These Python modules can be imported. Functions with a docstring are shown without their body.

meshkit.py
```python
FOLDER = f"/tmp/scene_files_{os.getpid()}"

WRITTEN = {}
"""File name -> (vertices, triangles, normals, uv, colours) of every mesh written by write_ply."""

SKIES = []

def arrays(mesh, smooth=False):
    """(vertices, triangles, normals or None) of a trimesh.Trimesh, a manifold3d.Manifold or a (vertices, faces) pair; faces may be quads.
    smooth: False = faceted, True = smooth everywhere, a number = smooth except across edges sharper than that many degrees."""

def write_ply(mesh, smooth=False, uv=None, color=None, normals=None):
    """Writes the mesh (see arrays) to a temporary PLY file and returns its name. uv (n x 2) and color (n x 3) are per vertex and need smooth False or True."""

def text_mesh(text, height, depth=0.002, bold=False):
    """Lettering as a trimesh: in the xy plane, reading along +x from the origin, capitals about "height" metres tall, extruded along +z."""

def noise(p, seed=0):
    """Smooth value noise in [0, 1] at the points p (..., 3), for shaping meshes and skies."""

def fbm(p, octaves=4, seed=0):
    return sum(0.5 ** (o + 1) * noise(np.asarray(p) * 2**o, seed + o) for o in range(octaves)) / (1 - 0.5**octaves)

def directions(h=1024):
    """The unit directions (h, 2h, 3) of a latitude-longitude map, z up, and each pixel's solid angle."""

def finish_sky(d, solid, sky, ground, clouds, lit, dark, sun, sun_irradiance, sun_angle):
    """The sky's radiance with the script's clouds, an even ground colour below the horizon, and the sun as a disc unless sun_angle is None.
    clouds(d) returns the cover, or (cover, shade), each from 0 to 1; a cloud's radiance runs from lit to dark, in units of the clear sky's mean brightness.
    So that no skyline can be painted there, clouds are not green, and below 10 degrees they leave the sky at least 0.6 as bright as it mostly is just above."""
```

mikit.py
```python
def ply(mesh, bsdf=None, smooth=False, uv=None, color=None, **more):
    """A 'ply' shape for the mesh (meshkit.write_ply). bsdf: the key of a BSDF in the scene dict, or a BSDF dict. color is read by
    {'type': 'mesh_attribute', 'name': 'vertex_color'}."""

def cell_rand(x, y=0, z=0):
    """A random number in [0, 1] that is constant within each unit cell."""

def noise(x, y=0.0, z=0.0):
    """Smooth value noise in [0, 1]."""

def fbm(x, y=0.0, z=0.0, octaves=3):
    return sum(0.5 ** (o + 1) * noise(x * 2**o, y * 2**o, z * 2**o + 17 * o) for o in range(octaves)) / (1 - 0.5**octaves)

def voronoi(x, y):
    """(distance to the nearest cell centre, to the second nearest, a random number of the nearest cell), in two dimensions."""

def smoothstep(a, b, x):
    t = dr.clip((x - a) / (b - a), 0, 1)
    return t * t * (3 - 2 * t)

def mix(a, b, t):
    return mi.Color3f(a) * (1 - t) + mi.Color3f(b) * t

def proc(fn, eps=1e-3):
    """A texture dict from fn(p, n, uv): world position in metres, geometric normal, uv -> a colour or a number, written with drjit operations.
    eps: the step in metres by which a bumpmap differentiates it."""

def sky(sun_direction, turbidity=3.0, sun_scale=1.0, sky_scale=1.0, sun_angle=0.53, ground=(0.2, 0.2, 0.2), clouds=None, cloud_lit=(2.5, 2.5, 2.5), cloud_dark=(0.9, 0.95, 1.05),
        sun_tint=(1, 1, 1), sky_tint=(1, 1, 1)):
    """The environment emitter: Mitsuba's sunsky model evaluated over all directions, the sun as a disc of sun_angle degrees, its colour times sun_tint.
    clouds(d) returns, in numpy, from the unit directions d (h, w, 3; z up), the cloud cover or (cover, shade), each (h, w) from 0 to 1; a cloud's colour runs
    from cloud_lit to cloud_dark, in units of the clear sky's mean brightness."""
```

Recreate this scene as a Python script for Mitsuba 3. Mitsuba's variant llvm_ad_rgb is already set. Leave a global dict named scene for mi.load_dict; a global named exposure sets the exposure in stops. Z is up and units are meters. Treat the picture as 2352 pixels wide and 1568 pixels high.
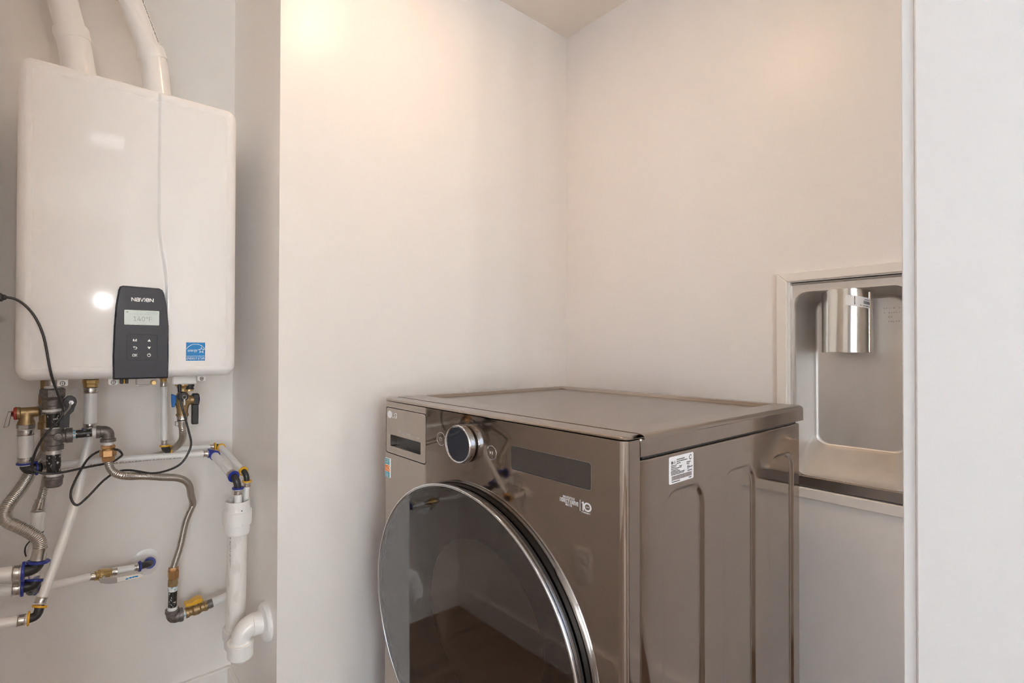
import math, random, numpy as np, trimesh, manifold3d as m3, shapely, shapely.geometry as sg
import mitsuba as mi, drjit as dr, mikit, meshkit
T = mi.ScalarTransform4f
random.seed(7); np.random.seed(7)
scene, labels = {}, {}
V = lambda *a: np.array(a, float)

# ------------------------------------------------------------------ camera, light, exposure
scene['camera'] = {'type': 'perspective', 'fov': 93.2105, 'fov_axis': 'x', 'near_clip': 0.02, 'far_clip': 50.0,
    'principal_point_offset_x': 0.10459, 'principal_point_offset_y': -0.003276,
    'to_world': T([[-0.565526655, 0.004421034, -0.824718169, 1.174], [-0.824720008, -0.007958485, 0.565485253, -1.55],
                   [-0.004063478, 0.999958558, 0.008146850, 1.122], [0, 0, 0, 1]])}
exposure = 0.0
CLOSET_LED = (82.0, 54.5, 32.5)        # warm disc light in the ceiling above the washer
HALL_LED = (2.6, 2.7, 2.8)          # neutral square light in the ceiling of the hall behind the camera
FLASH_STAND_IN = (540.0, 538.0, 536.0)         # made-up globe lamp in the hall, standing in for the camera flash
WINDOW = (0.5, 0.9, 1.6)               # daylit window of the hall, in its left wall
WINDOW_2 = (7.5, 8.7, 9.4)             # unseen window added at the hall end as soft frontal light

# ------------------------------------------------------------------ helpers
def rgb(*c): return {'type': 'rgb', 'value': [float(x) for x in c]}
def mat(name, base, rough=0.4, metallic=0.0, spec=0.5, coat=0.0, bump=None, bscale=1.0):
    d = {'type': 'principled', 'base_color': base if isinstance(base, dict) else rgb(*base),
         'roughness': rough if isinstance(rough, dict) else float(rough), 'metallic': float(metallic), 'specular': float(spec)}
    if coat: d.update(clearcoat=float(coat), clearcoat_gloss=0.95)
    if bump is not None: d = {'type': 'bumpmap', 'nested_texture': mikit.proc(bump, 2e-3), 'scale': float(bscale), 'nested_bsdf': d}
    scene[name] = {'type': 'twosided', 'nested_bsdf': d}
    return name
def obj(key, mesh, m, smooth=30, **k):
    base, n = key, 0
    while key in scene:
        n += 1; key = '%s_%03d' % (base, n)
    scene[key] = mikit.ply(mesh, m, smooth=smooth, **k)
    return key
def tag(key, label, cat, group=None):
    labels[key] = {'label': label, 'category': cat}
    if group: labels[key]['group'] = group
def struct(key, mesh, m, smooth=False, label=None):
    scene[key] = mikit.ply(mesh, m, smooth=smooth); labels[key] = {'kind': 'structure'}
    if label: labels[key]['label'] = label
def say(key, label): labels[key] = {'label': label}
def cat(*ms): return trimesh.util.concatenate([as_tm(m) for m in ms])
def as_tm(m):
    if isinstance(m, trimesh.Trimesh): return m
    if hasattr(m, 'to_mesh'):
        q = m.to_mesh(); return trimesh.Trimesh(q.vert_properties[:, :3], q.tri_verts, process=True)
    return trimesh.Trimesh(m[0], m[1], process=False)
def box(a, b):
    a, b = np.minimum(a, b), np.maximum(a, b)
    return trimesh.creation.box(bounds=[a, b])
def mbox(a, b):
    a, b = np.minimum(a, b), np.maximum(a, b)
    return m3.Manifold.cube([float(x) for x in (b - a)]).translate([float(x) for x in a])
def rbox(a, b, c=0.002):
    a, b = np.minimum(a, b).astype(float), np.maximum(a, b).astype(float)
    P = []
    for ax in range(3):
        for s in np.ndindex(2, 2, 2):
            p = [(b if s[i] else a)[i] - (c if s[i] else -c) * (i != ax) for i in range(3)]
            P.append(p)
    return trimesh.Trimesh(P).convex_hull
def frames(P):
    P = np.asarray(P, float); t = np.gradient(P, axis=0); t /= np.linalg.norm(t, axis=1)[:, None]
    u = np.cross(t[0], [0, 0, 1]); u = u if np.linalg.norm(u) > .2 else np.cross(t[0], [1, 0, 0]); u /= np.linalg.norm(u)
    U = [u]
    for k in range(1, len(P)):
        u = U[-1] - t[k] * (U[-1] @ t[k]); U.append(u / np.linalg.norm(u))
    U = np.array(U); return t, U, np.cross(t, U)
def sweep(P, R, n=18, phase=0.0, cap=True):
    P = np.asarray(P, float); R = np.broadcast_to(np.asarray(R, float), (len(P),))
    _, U, W = frames(P); a = np.arange(n) * 2 * np.pi / n + phase
    v = (P[:, None] + R[:, None, None] * (np.cos(a)[None, :, None] * U[:, None] + np.sin(a)[None, :, None] * W[:, None])).reshape(-1, 3)
    i, j = np.meshgrid(np.arange(len(P) - 1), np.arange(n), indexing='ij'); k = (j + 1) % n
    q = np.stack([i * n + j, i * n + k, (i + 1) * n + k, (i + 1) * n + j], -1).reshape(-1, 4)
    f = np.vstack([q[:, [0, 1, 2]], q[:, [0, 2, 3]]])
    if cap:
        v = np.vstack([v, P[0], P[-1]]); c0, c1 = len(v) - 2, len(v) - 1; j = np.arange(n); k = (j + 1) % n; e = (len(P) - 1) * n
        f = np.vstack([f, np.stack([j * 0 + c0, k, j], 1), np.stack([j * 0 + c1, e + j, e + k], 1)])
    return trimesh.Trimesh(v, f, process=False)
def curve(P, step=0.006):
    """Smooth line through the points, evenly spaced."""
    from scipy.interpolate import PchipInterpolator, CubicSpline
    P = np.asarray(P, float); d = np.r_[0, np.cumsum(np.linalg.norm(np.diff(P, axis=0), axis=1) ** 0.5)]
    cs = CubicSpline(d, P, bc_type='natural'); s = cs(np.linspace(0, d[-1], 600))
    L = np.r_[0, np.cumsum(np.linalg.norm(np.diff(s, axis=0), axis=1))]; n = max(4, int(L[-1] / step) + 1)
    return np.stack([np.interp(np.linspace(0, L[-1], n), L, s[:, k]) for k in range(3)], 1)
def lathe(p0, p1, prof, n=28, phase=0.0, cap=True):
    """prof: (metres from p0 towards p1, radius) pairs."""
    p0 = np.asarray(p0, float); d = np.asarray(p1, float) - p0; d /= np.linalg.norm(d)
    u = np.cross(d, [0, 0, 1]); u = u if np.linalg.norm(u) > .2 else np.cross(d, [1, 0, 0]); u /= np.linalg.norm(u); w = np.cross(d, u)
    a = np.arange(n) * 2 * np.pi / n + phase
    ring = np.cos(a)[:, None] * u + np.sin(a)[:, None] * w
    v = np.vstack([p0 + d * t + r * ring for t, r in prof]); m = len(prof)
    i, j = np.meshgrid(np.arange(m - 1), np.arange(n), indexing='ij'); k = (j + 1) % n
    q = np.stack([i * n + j, i * n + k, (i + 1) * n + k, (i + 1) * n + j], -1).reshape(-1, 4)
    f = np.vstack([q[:, [0, 1, 2]], q[:, [0, 2, 3]]])
    if cap:
        v = np.vstack([v, p0 + d * prof[0][0], p0 + d * prof[-1][0]]); c0, c1 = len(v) - 2, len(v) - 1; j = np.arange(n); k = (j + 1) % n; e = (m - 1) * n
        f = np.vstack([f, np.stack([j * 0 + c0, k, j], 1), np.stack([j * 0 + c1, e + j, e + k], 1)])
    return trimesh.Trimesh(v, f, process=False)
def cyl(p0, p1, r, n=28, c=0.0006):
    L = np.linalg.norm(np.asarray(p1, float) - np.asarray(p0, float)); c = min(c, L / 3, r / 3)
    return lathe(p0, p1, [(0, r - c), (c, r), (L - c, r), (L, r - c)], n)
def hexnut(p0, p1, r, ph=0.0): return lathe(p0, p1, [(0, r * .93), (.0015, r), (np.linalg.norm(np.asarray(p1, float) - p0) - .0015, r), (np.linalg.norm(np.asarray(p1, float) - p0), r * .93)], 6, ph)
def ring(c, d, R, r, n=40, m=10):
    """torus with centre c, axis d."""
    d = np.asarray(d, float); d /= np.linalg.norm(d); a = np.arange(m + 1) * 2 * np.pi / m
    return lathe(np.asarray(c, float), np.asarray(c, float) + d, [(r * math.sin(x), R + r * math.cos(x)) for x in a], n, cap=False)
def place(mesh, o, u, v, w=None):
    """mesh in xyz -> o + x u + y v + z (u x v)."""
    u, v = np.asarray(u, float), np.asarray(v, float); w = np.cross(u, v) if w is None else np.asarray(w, float)
    m = as_tm(mesh).copy(); m.vertices = np.asarray(o, float) + m.vertices @ np.stack([u, v, w]); return m
def text(s, o, u, v, width=None, height=0.005, depth=0.0003, bold=False):
    m = meshkit.text_mesh(s, height, depth, bold); lo, hi = m.bounds
    m.vertices[:, 0] -= lo[0]
    if width: m.vertices[:, 0] *= width / (hi[0] - lo[0])
    return place(m, o, u, v)
def rrect(x0, y0, x1, y1, r, n=8):
    return sg.box(x0 + r, y0 + r, x1 - r, y1 - r).buffer(r, quad_segs=n)
def extr(poly, h):
    return trimesh.creation.extrude_polygon(poly, h, engine='earcut')
def mextr(poly, h):
    rings = [np.array(poly.exterior.coords)[:-1]] + [np.array(i.coords)[:-1] for i in poly.interiors]
    return m3.Manifold.extrude(m3.CrossSection(rings, m3.FillRule.EvenOdd), float(h))
def plate(poly, h, c=0.001):
    """convex outline with a chamfered top edge."""
    a = np.array(poly.exterior.coords); b = np.array(poly.buffer(-c).exterior.coords)
    return trimesh.Trimesh(np.vstack([np.c_[a, a[:, 0] * 0], np.c_[a, a[:, 0] * 0 + h - c], np.c_[b, b[:, 0] * 0 + h]])).convex_hull
def grid(xs, ys, Z):
    """height field: vertices (x, y, z), one row per x."""
    X, Y = np.meshgrid(xs, ys, indexing='ij'); n, m = X.shape
    i, j = np.meshgrid(np.arange(n - 1), np.arange(m - 1), indexing='ij'); a = i * m + j
    q = np.stack([a, a + m, a + m + 1, a + 1], -1).reshape(-1, 4)
    return trimesh.Trimesh(np.stack([X.ravel(), Y.ravel(), Z.ravel()], 1), np.vstack([q[:, [0, 1, 2]], q[:, [0, 2, 3]]]), process=False)
sst = lambda a, b, x: (lambda t: t * t * (3 - 2 * t))(np.clip((x - a) / (b - a), 0, 1))

# ------------------------------------------------------------------ materials
SCUFF = [(0, -.960, .614, .020, .006), (0, -.990, .567, .016, .004), (0, -.878, .536, .030, .006), (0, -.906, .438, .004, .004), (-.062, -1.127, .352, .006, .030), (-.045, -1.127, .318, .008, .030)]
def wall_bump(p, n, uv):
    b = 0.0
    for x, y, z, a, c in SCUFF:      # trowel marks and nicks in the plaster
        b = b + dr.exp(-(dr.square((p.x - x) / a) + dr.square((p.y - y) / a) + dr.square((p.z - z + 0.25 * (p.y - y)) / c)))
    return 0.0022 * b * (mikit.noise(p.x * 160, p.y * 160, p.z * 420) - 0.3) + 0.00022 * mikit.fbm(p.x * 55, p.y * 55, p.z * 55, 2) + 0.0003 * mikit.noise(p.x * 6, p.y * 6, p.z * 6)
def wall_col(p, n, uv): return mikit.mix((0.860, 0.822, 0.785), (0.840, 0.802, 0.765), mikit.fbm(p.x * 2.3, p.y * 2.3, p.z * 2.3, 3))
mat('m_wall', mikit.proc(wall_col), 0.34, spec=0.42, bump=wall_bump)
mat('m_ceiling', (0.82, 0.77, 0.70), 0.8, spec=0.2)
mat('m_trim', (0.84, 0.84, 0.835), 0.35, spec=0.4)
mat('m_boxtrim', (0.82, 0.77, 0.715), 0.4, spec=0.4)
def wood(p, n, uv):
    k = mikit.cell_rand(p.x / 0.17, dr.floor(p.y / 1.1 + 0.37 * dr.floor(p.x / 0.17)))
    g = mikit.fbm(p.x * 70 + 31 * k, p.y * 3.2 + 7 * k, 0.0, 4); h = mikit.noise(p.x * 260, p.y * 6, 3.0)
    return mikit.mix(mikit.mix((0.10, 0.066, 0.048), (0.34, 0.24, 0.18), g), (0.24, 0.165, 0.125), 0.35 * k + 0.15 * h)
mat('m_floor', mikit.proc(wood), 0.38, spec=0.35)
mat('m_heater', (0.865, 0.85, 0.84), 0.055, spec=0.5)
mat('m_heaterpart', (0.82, 0.80, 0.78), 0.35)
mat('m_gloss_black', (0.024, 0.027, 0.038), 0.04, spec=0.6)
mat('m_black', (0.022, 0.021, 0.021), 0.42)
mat('m_black_soft', (0.03, 0.029, 0.03), 0.3)
mat('m_lcd', (0.60, 0.68, 0.65), 0.25)
mat('m_lcdink', (0.33, 0.39, 0.38), 0.5)
mat('m_white_ink', (0.86, 0.86, 0.86), 0.5)
mat('m_grey_ink', (0.62, 0.58, 0.54), 0.4)
mat('m_blue_ink', (0.01, 0.20, 0.52), 0.4)
mat('m_dark_ink', (0.06, 0.055, 0.06), 0.6)
mat('m_mid_ink', (0.30, 0.26, 0.25), 0.6)
mat('m_teal_ink', (0.03, 0.30, 0.38), 0.45)
mat('m_orange_ink', (0.80, 0.22, 0.03), 0.45)
mat('m_sticker', (0.84, 0.83, 0.84), 0.45)
mat('m_washer', (0.39, 0.335, 0.295), 0.07, metallic=1.0)
mat('m_washer_front', (0.39, 0.335, 0.295), 0.045, metallic=1.0)
mat('m_washer_top', (0.39, 0.335, 0.295), 0.24, metallic=1.0)
mat('m_chrome', (0.78, 0.79, 0.81), 0.07, metallic=1.0)
mat('m_silver', (0.50, 0.51, 0.53), 0.18, metallic=1.0)
mat('m_rim_dark', (0.12, 0.115, 0.115), 0.12, metallic=0.7)
mat('m_lip', (0.055, 0.046, 0.043), 0.2)
mat('m_pocket', (0.03, 0.027, 0.026), 0.3)
scene['m_door_glass'] = {'type': 'thindielectric', 'int_ior': 1.98, 'ext_ior': 1.0, 'specular_transmittance': rgb(0.34, 0.32, 0.31)}
mat('m_bowl', (0.010, 0.009, 0.009), 0.3, spec=0.2)
def steel_col(p, n, uv): return mikit.mix((0.70, 0.665, 0.635), (0.78, 0.75, 0.72), mikit.fbm(p.x * 40, p.y * 40, p.z * 9, 3))
mat('m_galv', mikit.proc(steel_col), 0.42, metallic=0.8)
mat('m_flange', (0.33, 0.30, 0.28), 0.32, metallic=1.0)
mat('m_duct', (0.70, 0.67, 0.62), 0.17, metallic=1.0)
mat('m_brass', (0.62, 0.43, 0.19), 0.3, metallic=0.9)
def brass_col(p, n, uv): return mikit.mix((0.30, 0.20, 0.10), (0.50, 0.36, 0.19), mikit.fbm(p.x * 120, p.y * 120, p.z * 120, 3))
mat('m_brass_old', mikit.proc(brass_col), 0.38, metallic=0.75)
mat('m_copper_brass', (0.62, 0.36, 0.17), 0.3, metallic=0.9)
def iron_col(p, n, uv): return mikit.mix((0.10, 0.09, 0.085), (0.27, 0.24, 0.22), mikit.fbm(p.x * 150, p.y * 150, p.z * 150, 3))
mat('m_iron', mikit.proc(iron_col), 0.42, metallic=0.55)
def nipple_col(p, n, uv):
    k = mikit.smoothstep(0.66, 0.72, mikit.fbm(p.x * 260, p.y * 260, p.z * 160, 2))
    return mikit.mix((0.022, 0.02, 0.019), (0.55, 0.53, 0.50), k)
mat('m_nipple', mikit.proc(nipple_col), 0.3)
mat('m_zinc', (0.50, 0.48, 0.46), 0.33, metallic=0.9)
mat('m_tape', (0.80, 0.79, 0.77), 0.6)
def dope_col(p, n, uv): return mikit.mix((0.78, 0.80, 0.80), (0.20, 0.42, 0.55), mikit.smoothstep(0.52, 0.6, mikit.fbm(p.x * 200, p.y * 200, p.z * 200, 2)))
mat('m_dope', mikit.proc(dope_col), 0.6)
mat('m_flex', (0.58, 0.545, 0.50), 0.2, metallic=1.0)
mat('m_pex', (0.88, 0.865, 0.845), 0.3)
mat('m_crimp', (0.66, 0.62, 0.58), 0.2, metallic=1.0)
mat('m_blue', (0.022, 0.035, 0.26), 0.3)
mat('m_yellow', (0.78, 0.42, 0.03), 0.35)
mat('m_red', (0.36, 0.045, 0.03), 0.45)
mat('m_blue_handle', (0.01, 0.13, 0.42), 0.35)
mat('m_pvc', (0.88, 0.86, 0.84), 0.22)
def pvc_col(p, n, uv):
    k = mikit.smoothstep(0.50, 0.75, mikit.fbm(p.x * 90, p.y * 90, p.z * 26, 3))
    return mikit.mix((0.83, 0.80, 0.76), (0.74, 0.705, 0.66), k)
mat('m_pvc_dusty', mikit.proc(pvc_col), 0.35)
mat('m_ivory', (0.83, 0.80, 0.74), 0.35)
mat('m_lampbody', (0.80, 0.80, 0.79), 0.4)

# ------------------------------------------------------------------ the room
CEIL, XC, YD, YR, XE = 2.309, -0.418, -1.71, -1.127, 1.048
FZ = 0.02
def planks(y0, y1, x0, x1, pre):
    k = 0; x = x0
    while x < x1 - 1e-6:
        e = min(x + 0.17, x1); off = (k * 0.37) % 1.0 * 1.1; y = y0 - off
        while y < y1:
            a, b = max(y, y0), min(y + 1.1, y1)
            if b - a > .02: obj(pre + '__plank', rbox((x + .0006, a + .0006, FZ - .012), (e - .0006, b - .0006, FZ), .0012), 'm_floor', False)
            y += 1.1
        x = e; k += 1
struct('floor', box((XC - .1, -3.3, -0.06), (4.3, 1.1, FZ - .0105)), 'm_black_soft')
planks(YD, 0.0, XC, 1.46, 'floor')
struct('floor_hall', cat(box((1.462, -3.3, FZ - .01), (4.3, 0.1, FZ)), box((0.66, -3.3, FZ - .01), (1.462, YD, FZ))), 'm_floor')
struct('ceiling', box((XC - .15, -3.3, CEIL), (4.3, 1.1, CEIL + .08)), 'm_ceiling')
struct('wall_left', box((XC, YR, 0), (0.0, 0.12, CEIL)), 'm_wall')
struct('wall_nook', box((XC - .12, YD - .1, 0), (XC, YR + .02, CEIL)), 'm_wall')
struct('wall_near', box((XC - .12, YD - .11, 0), (0.75, YD, CEIL)), 'm_wall')
BX0, BX1, BZ0, BZ1 = 0.699, 0.925, 0.769, 1.296           # opening of the recessed box in the back wall
wb = mbox((0, 0, 0), (1.9, 0.13, CEIL)) - mbox((BX0, -.1, BZ0), (BX1, .118, BZ1))
struct('wall_back', as_tm(wb), 'm_wall')
XR = 1.80                                                    # right end of the closet, behind the front wall
struct('wall_front', box((XE, -0.75, 0), (1.21, -0.63, CEIL)), 'm_wall')
struct('door_1', rbox((XE - .0003, -0.7570, 0), (1.2105, -0.7495, CEIL), .0015), 'm_trim')  # board added over the wall end; its cooler white stands in for daylight
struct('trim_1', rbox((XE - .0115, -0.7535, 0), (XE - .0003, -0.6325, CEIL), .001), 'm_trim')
struct('wall_right', box((XR, -0.63, 0), (XR + .1, 0.12, CEIL)), 'm_wall')
struct('wall_hall_front', box((XR + .1, -0.75, 0), (4.3, -0.63, CEIL)), 'm_wall')
struct('wall_hall_far', as_tm(mbox((4.2, -3.3, 0), (4.3, 0.1, CEIL)) - mbox((4.1, -3.1, .55), (4.4, -2.05, 2.15))), 'm_wall')
struct('added_window_2', box((4.258, -3.1, .55), (4.262, -2.05, 2.15)), 'm_trim')  # glowing pane added out of view for soft fill from the front
scene['added_window_2']['emitter'] = {'type': 'area', 'radiance': rgb(*WINDOW_2)}
scene['added_window_2__frame'] = mikit.ply(cat(box((4.185, -3.13, .51), (4.25, -2.02, .555)), box((4.185, -3.13, 2.145), (4.25, -2.02, 2.19)), box((4.185, -3.13, .51), (4.25, -3.095, 2.19)), box((4.185, -2.055, .51), (4.25, -2.02, 2.19)), box((4.21, -3.13, 1.33), (4.25, -2.02, 1.37))), 'm_trim')
struct('wall_hall_side', box((0.65, -3.3, 0), (0.75, YD - .1, CEIL)), 'm_wall')
wh = mbox((0.65, -3.3, 0), (4.3, -3.2, CEIL)) - mbox((1.75, -3.4, .75), (3.25, -3.1, 2.1))
struct('wall_hall_window', as_tm(wh), 'm_wall')
struct('window_1', box((1.75, -3.262, .75), (3.25, -3.258, 2.1)), 'm_trim')
scene['window_1']['emitter'] = {'type': 'area', 'radiance': rgb(*WINDOW)}
scene['window_1__frame'] = mikit.ply(cat(box((1.72, -3.25, .71), (3.28, -3.19, .755)), box((1.72, -3.25, 2.095), (3.28, -3.19, 2.14)), box((1.72, -3.25, .71), (1.755, -3.19, 2.14)), box((3.245, -3.25, .71), (3.28, -3.19, 2.14)), box((2.48, -3.25, .71), (2.52, -3.215, 2.14))), 'm_trim')
def bboard(key, a, b):
    struct(key, rbox(a, b, .003), 'm_wall')
BH = 0.111
bboard('baseboard_nook', (XC, YD, 0), (XC + .014, YR, BH))
bboard('baseboard_return', (XC + .014, YR - .014, 0), (0.014, YR, BH))
bboard('baseboard_left', (0, YR, 0), (0.014, 0, BH))
bboard('baseboard_near', (XC + .014, YD, 0), (0.75, YD + .014, BH))
bboard('baseboard_back', (0.014, -.014, 0), (XR, 0, BH))
bboard('baseboard_right', (XR - .014, -0.63, 0), (XR, -.014, BH))

# ceiling lamps of the place, then a globe standing in for the camera flash
def disc_lamp(key, c, r, L):
    obj(key + '__housing', lathe(V(*c), V(c[0], c[1], c[2] - 1), [(0, r + .022), (.008, r + .022), (.012, r + .012), (.012, r), (.006, r)], 40, cap=False), 'm_lampbody')
    k = obj(key + '__diffuser', lathe(V(c[0], c[1], c[2] - .0065), V(c[0], c[1], c[2] - 1), [(0, r), (.001, r * .6), (.0012, .001)], 40), 'm_lampbody', True)
    scene[k]['emitter'] = {'type': 'area', 'radiance': rgb(*L)}
disc_lamp('ceiling_light', (0.474, -0.85, CEIL), 0.085, CLOSET_LED)
tag('ceiling_light', 'round flush warm white ceiling light above the washer', 'light')
obj('hall_light__housing', rbox((1.76, -1.50, CEIL - .02), (1.98, -1.28, CEIL), .004), 'm_lampbody')
k = obj('hall_light__diffuser', box((1.78, -1.48, CEIL - .024), (1.96, -1.30, CEIL - .0205)), 'm_lampbody')
scene[k]['emitter'] = {'type': 'area', 'radiance': rgb(*HALL_LED)}
tag('hall_light', 'square neutral white ceiling light in the hall', 'light')
SP = V(3.20, -1.354, 1.487)
scene['globe_lamp__globe'] = mikit.ply((lambda m: (m.apply_translation(SP), m)[1])(trimesh.creation.icosphere(3, .030)), 'm_lampbody', smooth=True, emitter={'type': 'area', 'radiance': rgb(*FLASH_STAND_IN)})
obj('globe_lamp__pole', cyl(V(SP[0], SP[1], FZ + .02), SP - V(0, 0, .029), .009), 'm_black')
obj('globe_lamp__base', lathe(V(SP[0], SP[1], FZ), V(SP[0], SP[1], 1), [(.0005, .13), (.012, .13), (.02, .12), (.024, .02)], 36), 'm_black')
tag('globe_lamp', 'added globe lamp in the hall standing in for the camera flash', 'lamp')

# ------------------------------------------------------------------ washer
WX0, WX1, WYF, WYB = 0.078, 0.766, -0.862, -0.160
XM, ZT = (WX0 + WX1) / 2, 0.990
BOW = 0.0006
def front_y(x): return WYF - BOW * (1 - ((x - XM) / ((WX1 - WX0) / 2)) ** 2)
PX1 = 0.759
def outline(inset=0.0, yb=-0.8234):
    r = 0.0122; xs = np.linspace(WX0 + r, PX1 - r, 30); e = front_y(PX1)
    pts = [(x, front_y(x)) for x in xs]
    pts += [(PX1 - r + r * math.sin(a), e + r - r * math.cos(a)) for a in np.linspace(0.12, math.pi / 2, 10)]
    pts += [(PX1, yb), (WX0, yb)]
    pts += [(WX0 + r - r * math.sin(a), e + r - r * math.cos(a)) for a in np.linspace(math.pi / 2, 0.12, 10)]
    p = sg.Polygon(pts); return p.buffer(-inset) if inset else p
DC = V(0.3985, 0, 0.5285)
def ycyl(cx, cz, r, y0, y1, n=120):
    return m3.Manifold.cylinder(float(y1 - y0), float(r), float(r), n).rotate([-90, 0, 0]).translate([cx, y0, cz])
def xz_prism(poly, y0, y1):
    """prism of a polygon in (x, z) from y0 to y1."""
    return mextr(sg.Polygon([(x, -z) for x, z in poly.exterior.coords]), y1 - y0).rotate([-90, 0, 0]).translate([0, y0, 0])
panel = mextr(outline(), 0.981 - 0.09).translate([0, 0, 0.09])
drawer_cut = xz_prism(rrect(0.0865, 0.8465, 0.2625, 0.9665, .008), -.90, -.838)
display_cut = xz_prism(rrect(0.529, 0.893, 0.701, 0.9385, .005), -.90, -.846)
panel = panel - ycyl(DC[0], DC[2], .280, -.9, -.8) - drawer_cut - display_cut
obj('washer__front_panel', as_tm(panel), 'm_washer_front', 25)
say('washer__front_panel', 'glossy dark graphite front panel')
# detergent drawer with its pull slot
drawer = mextr(outline(.0004), 0.4).translate([0, 0, .7]) ^ xz_prism(rrect(0.0882, 0.8482, 0.2608, 0.9648, .0075), -.90, -.839)
slot = rrect(0.1085, 0.8665, 0.2405, 0.896, .002)
k = obj('washer__drawer', as_tm(drawer - xz_prism(slot, -.9, -.842)), 'm_washer_front', 25)
sl = box((0.1087, -.8425, .8667), (0.2403, -.8405, .8958))
obj('washer__drawer__pull_slot', sl, 'm_pocket', False)
U, Wv = V(1, 0, 0), V(0, 0, 1)
yt = lambda x: front_y(x) - .0002
def front_text(key, s, x0, x1, z, h, m='m_white_ink', bold=False):
    a, b = yt(x0), yt(x1); u = V(x1 - x0, b - a, 0); u /= np.linalg.norm(u)
    m_ = text(s, V(x0, min(a, b) - .0001, z), u, Wv, x1 - x0, h, .0003, bold)
    return obj(key, m_, m, False)
obj('washer__drawer__logo', cat(lathe(V(.105, yt(.105) + .001, .9475), V(.105, -2, .9475), [(0, .0098), (.0014, .0098)], 32), text('LG', V(.1175, yt(.117), .9405), U, Wv, .0225, .0135, .0003, True)), 'm_white_ink', False)
front_text('washer__drawer__lettering', 'WashCombo', .150, .2045, .9035, .0088, 'm_grey_ink')
front_text('washer__drawer__lettering', 'All-in-One', .2065, .2365, .9035, .005, 'm_grey_ink')
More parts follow.
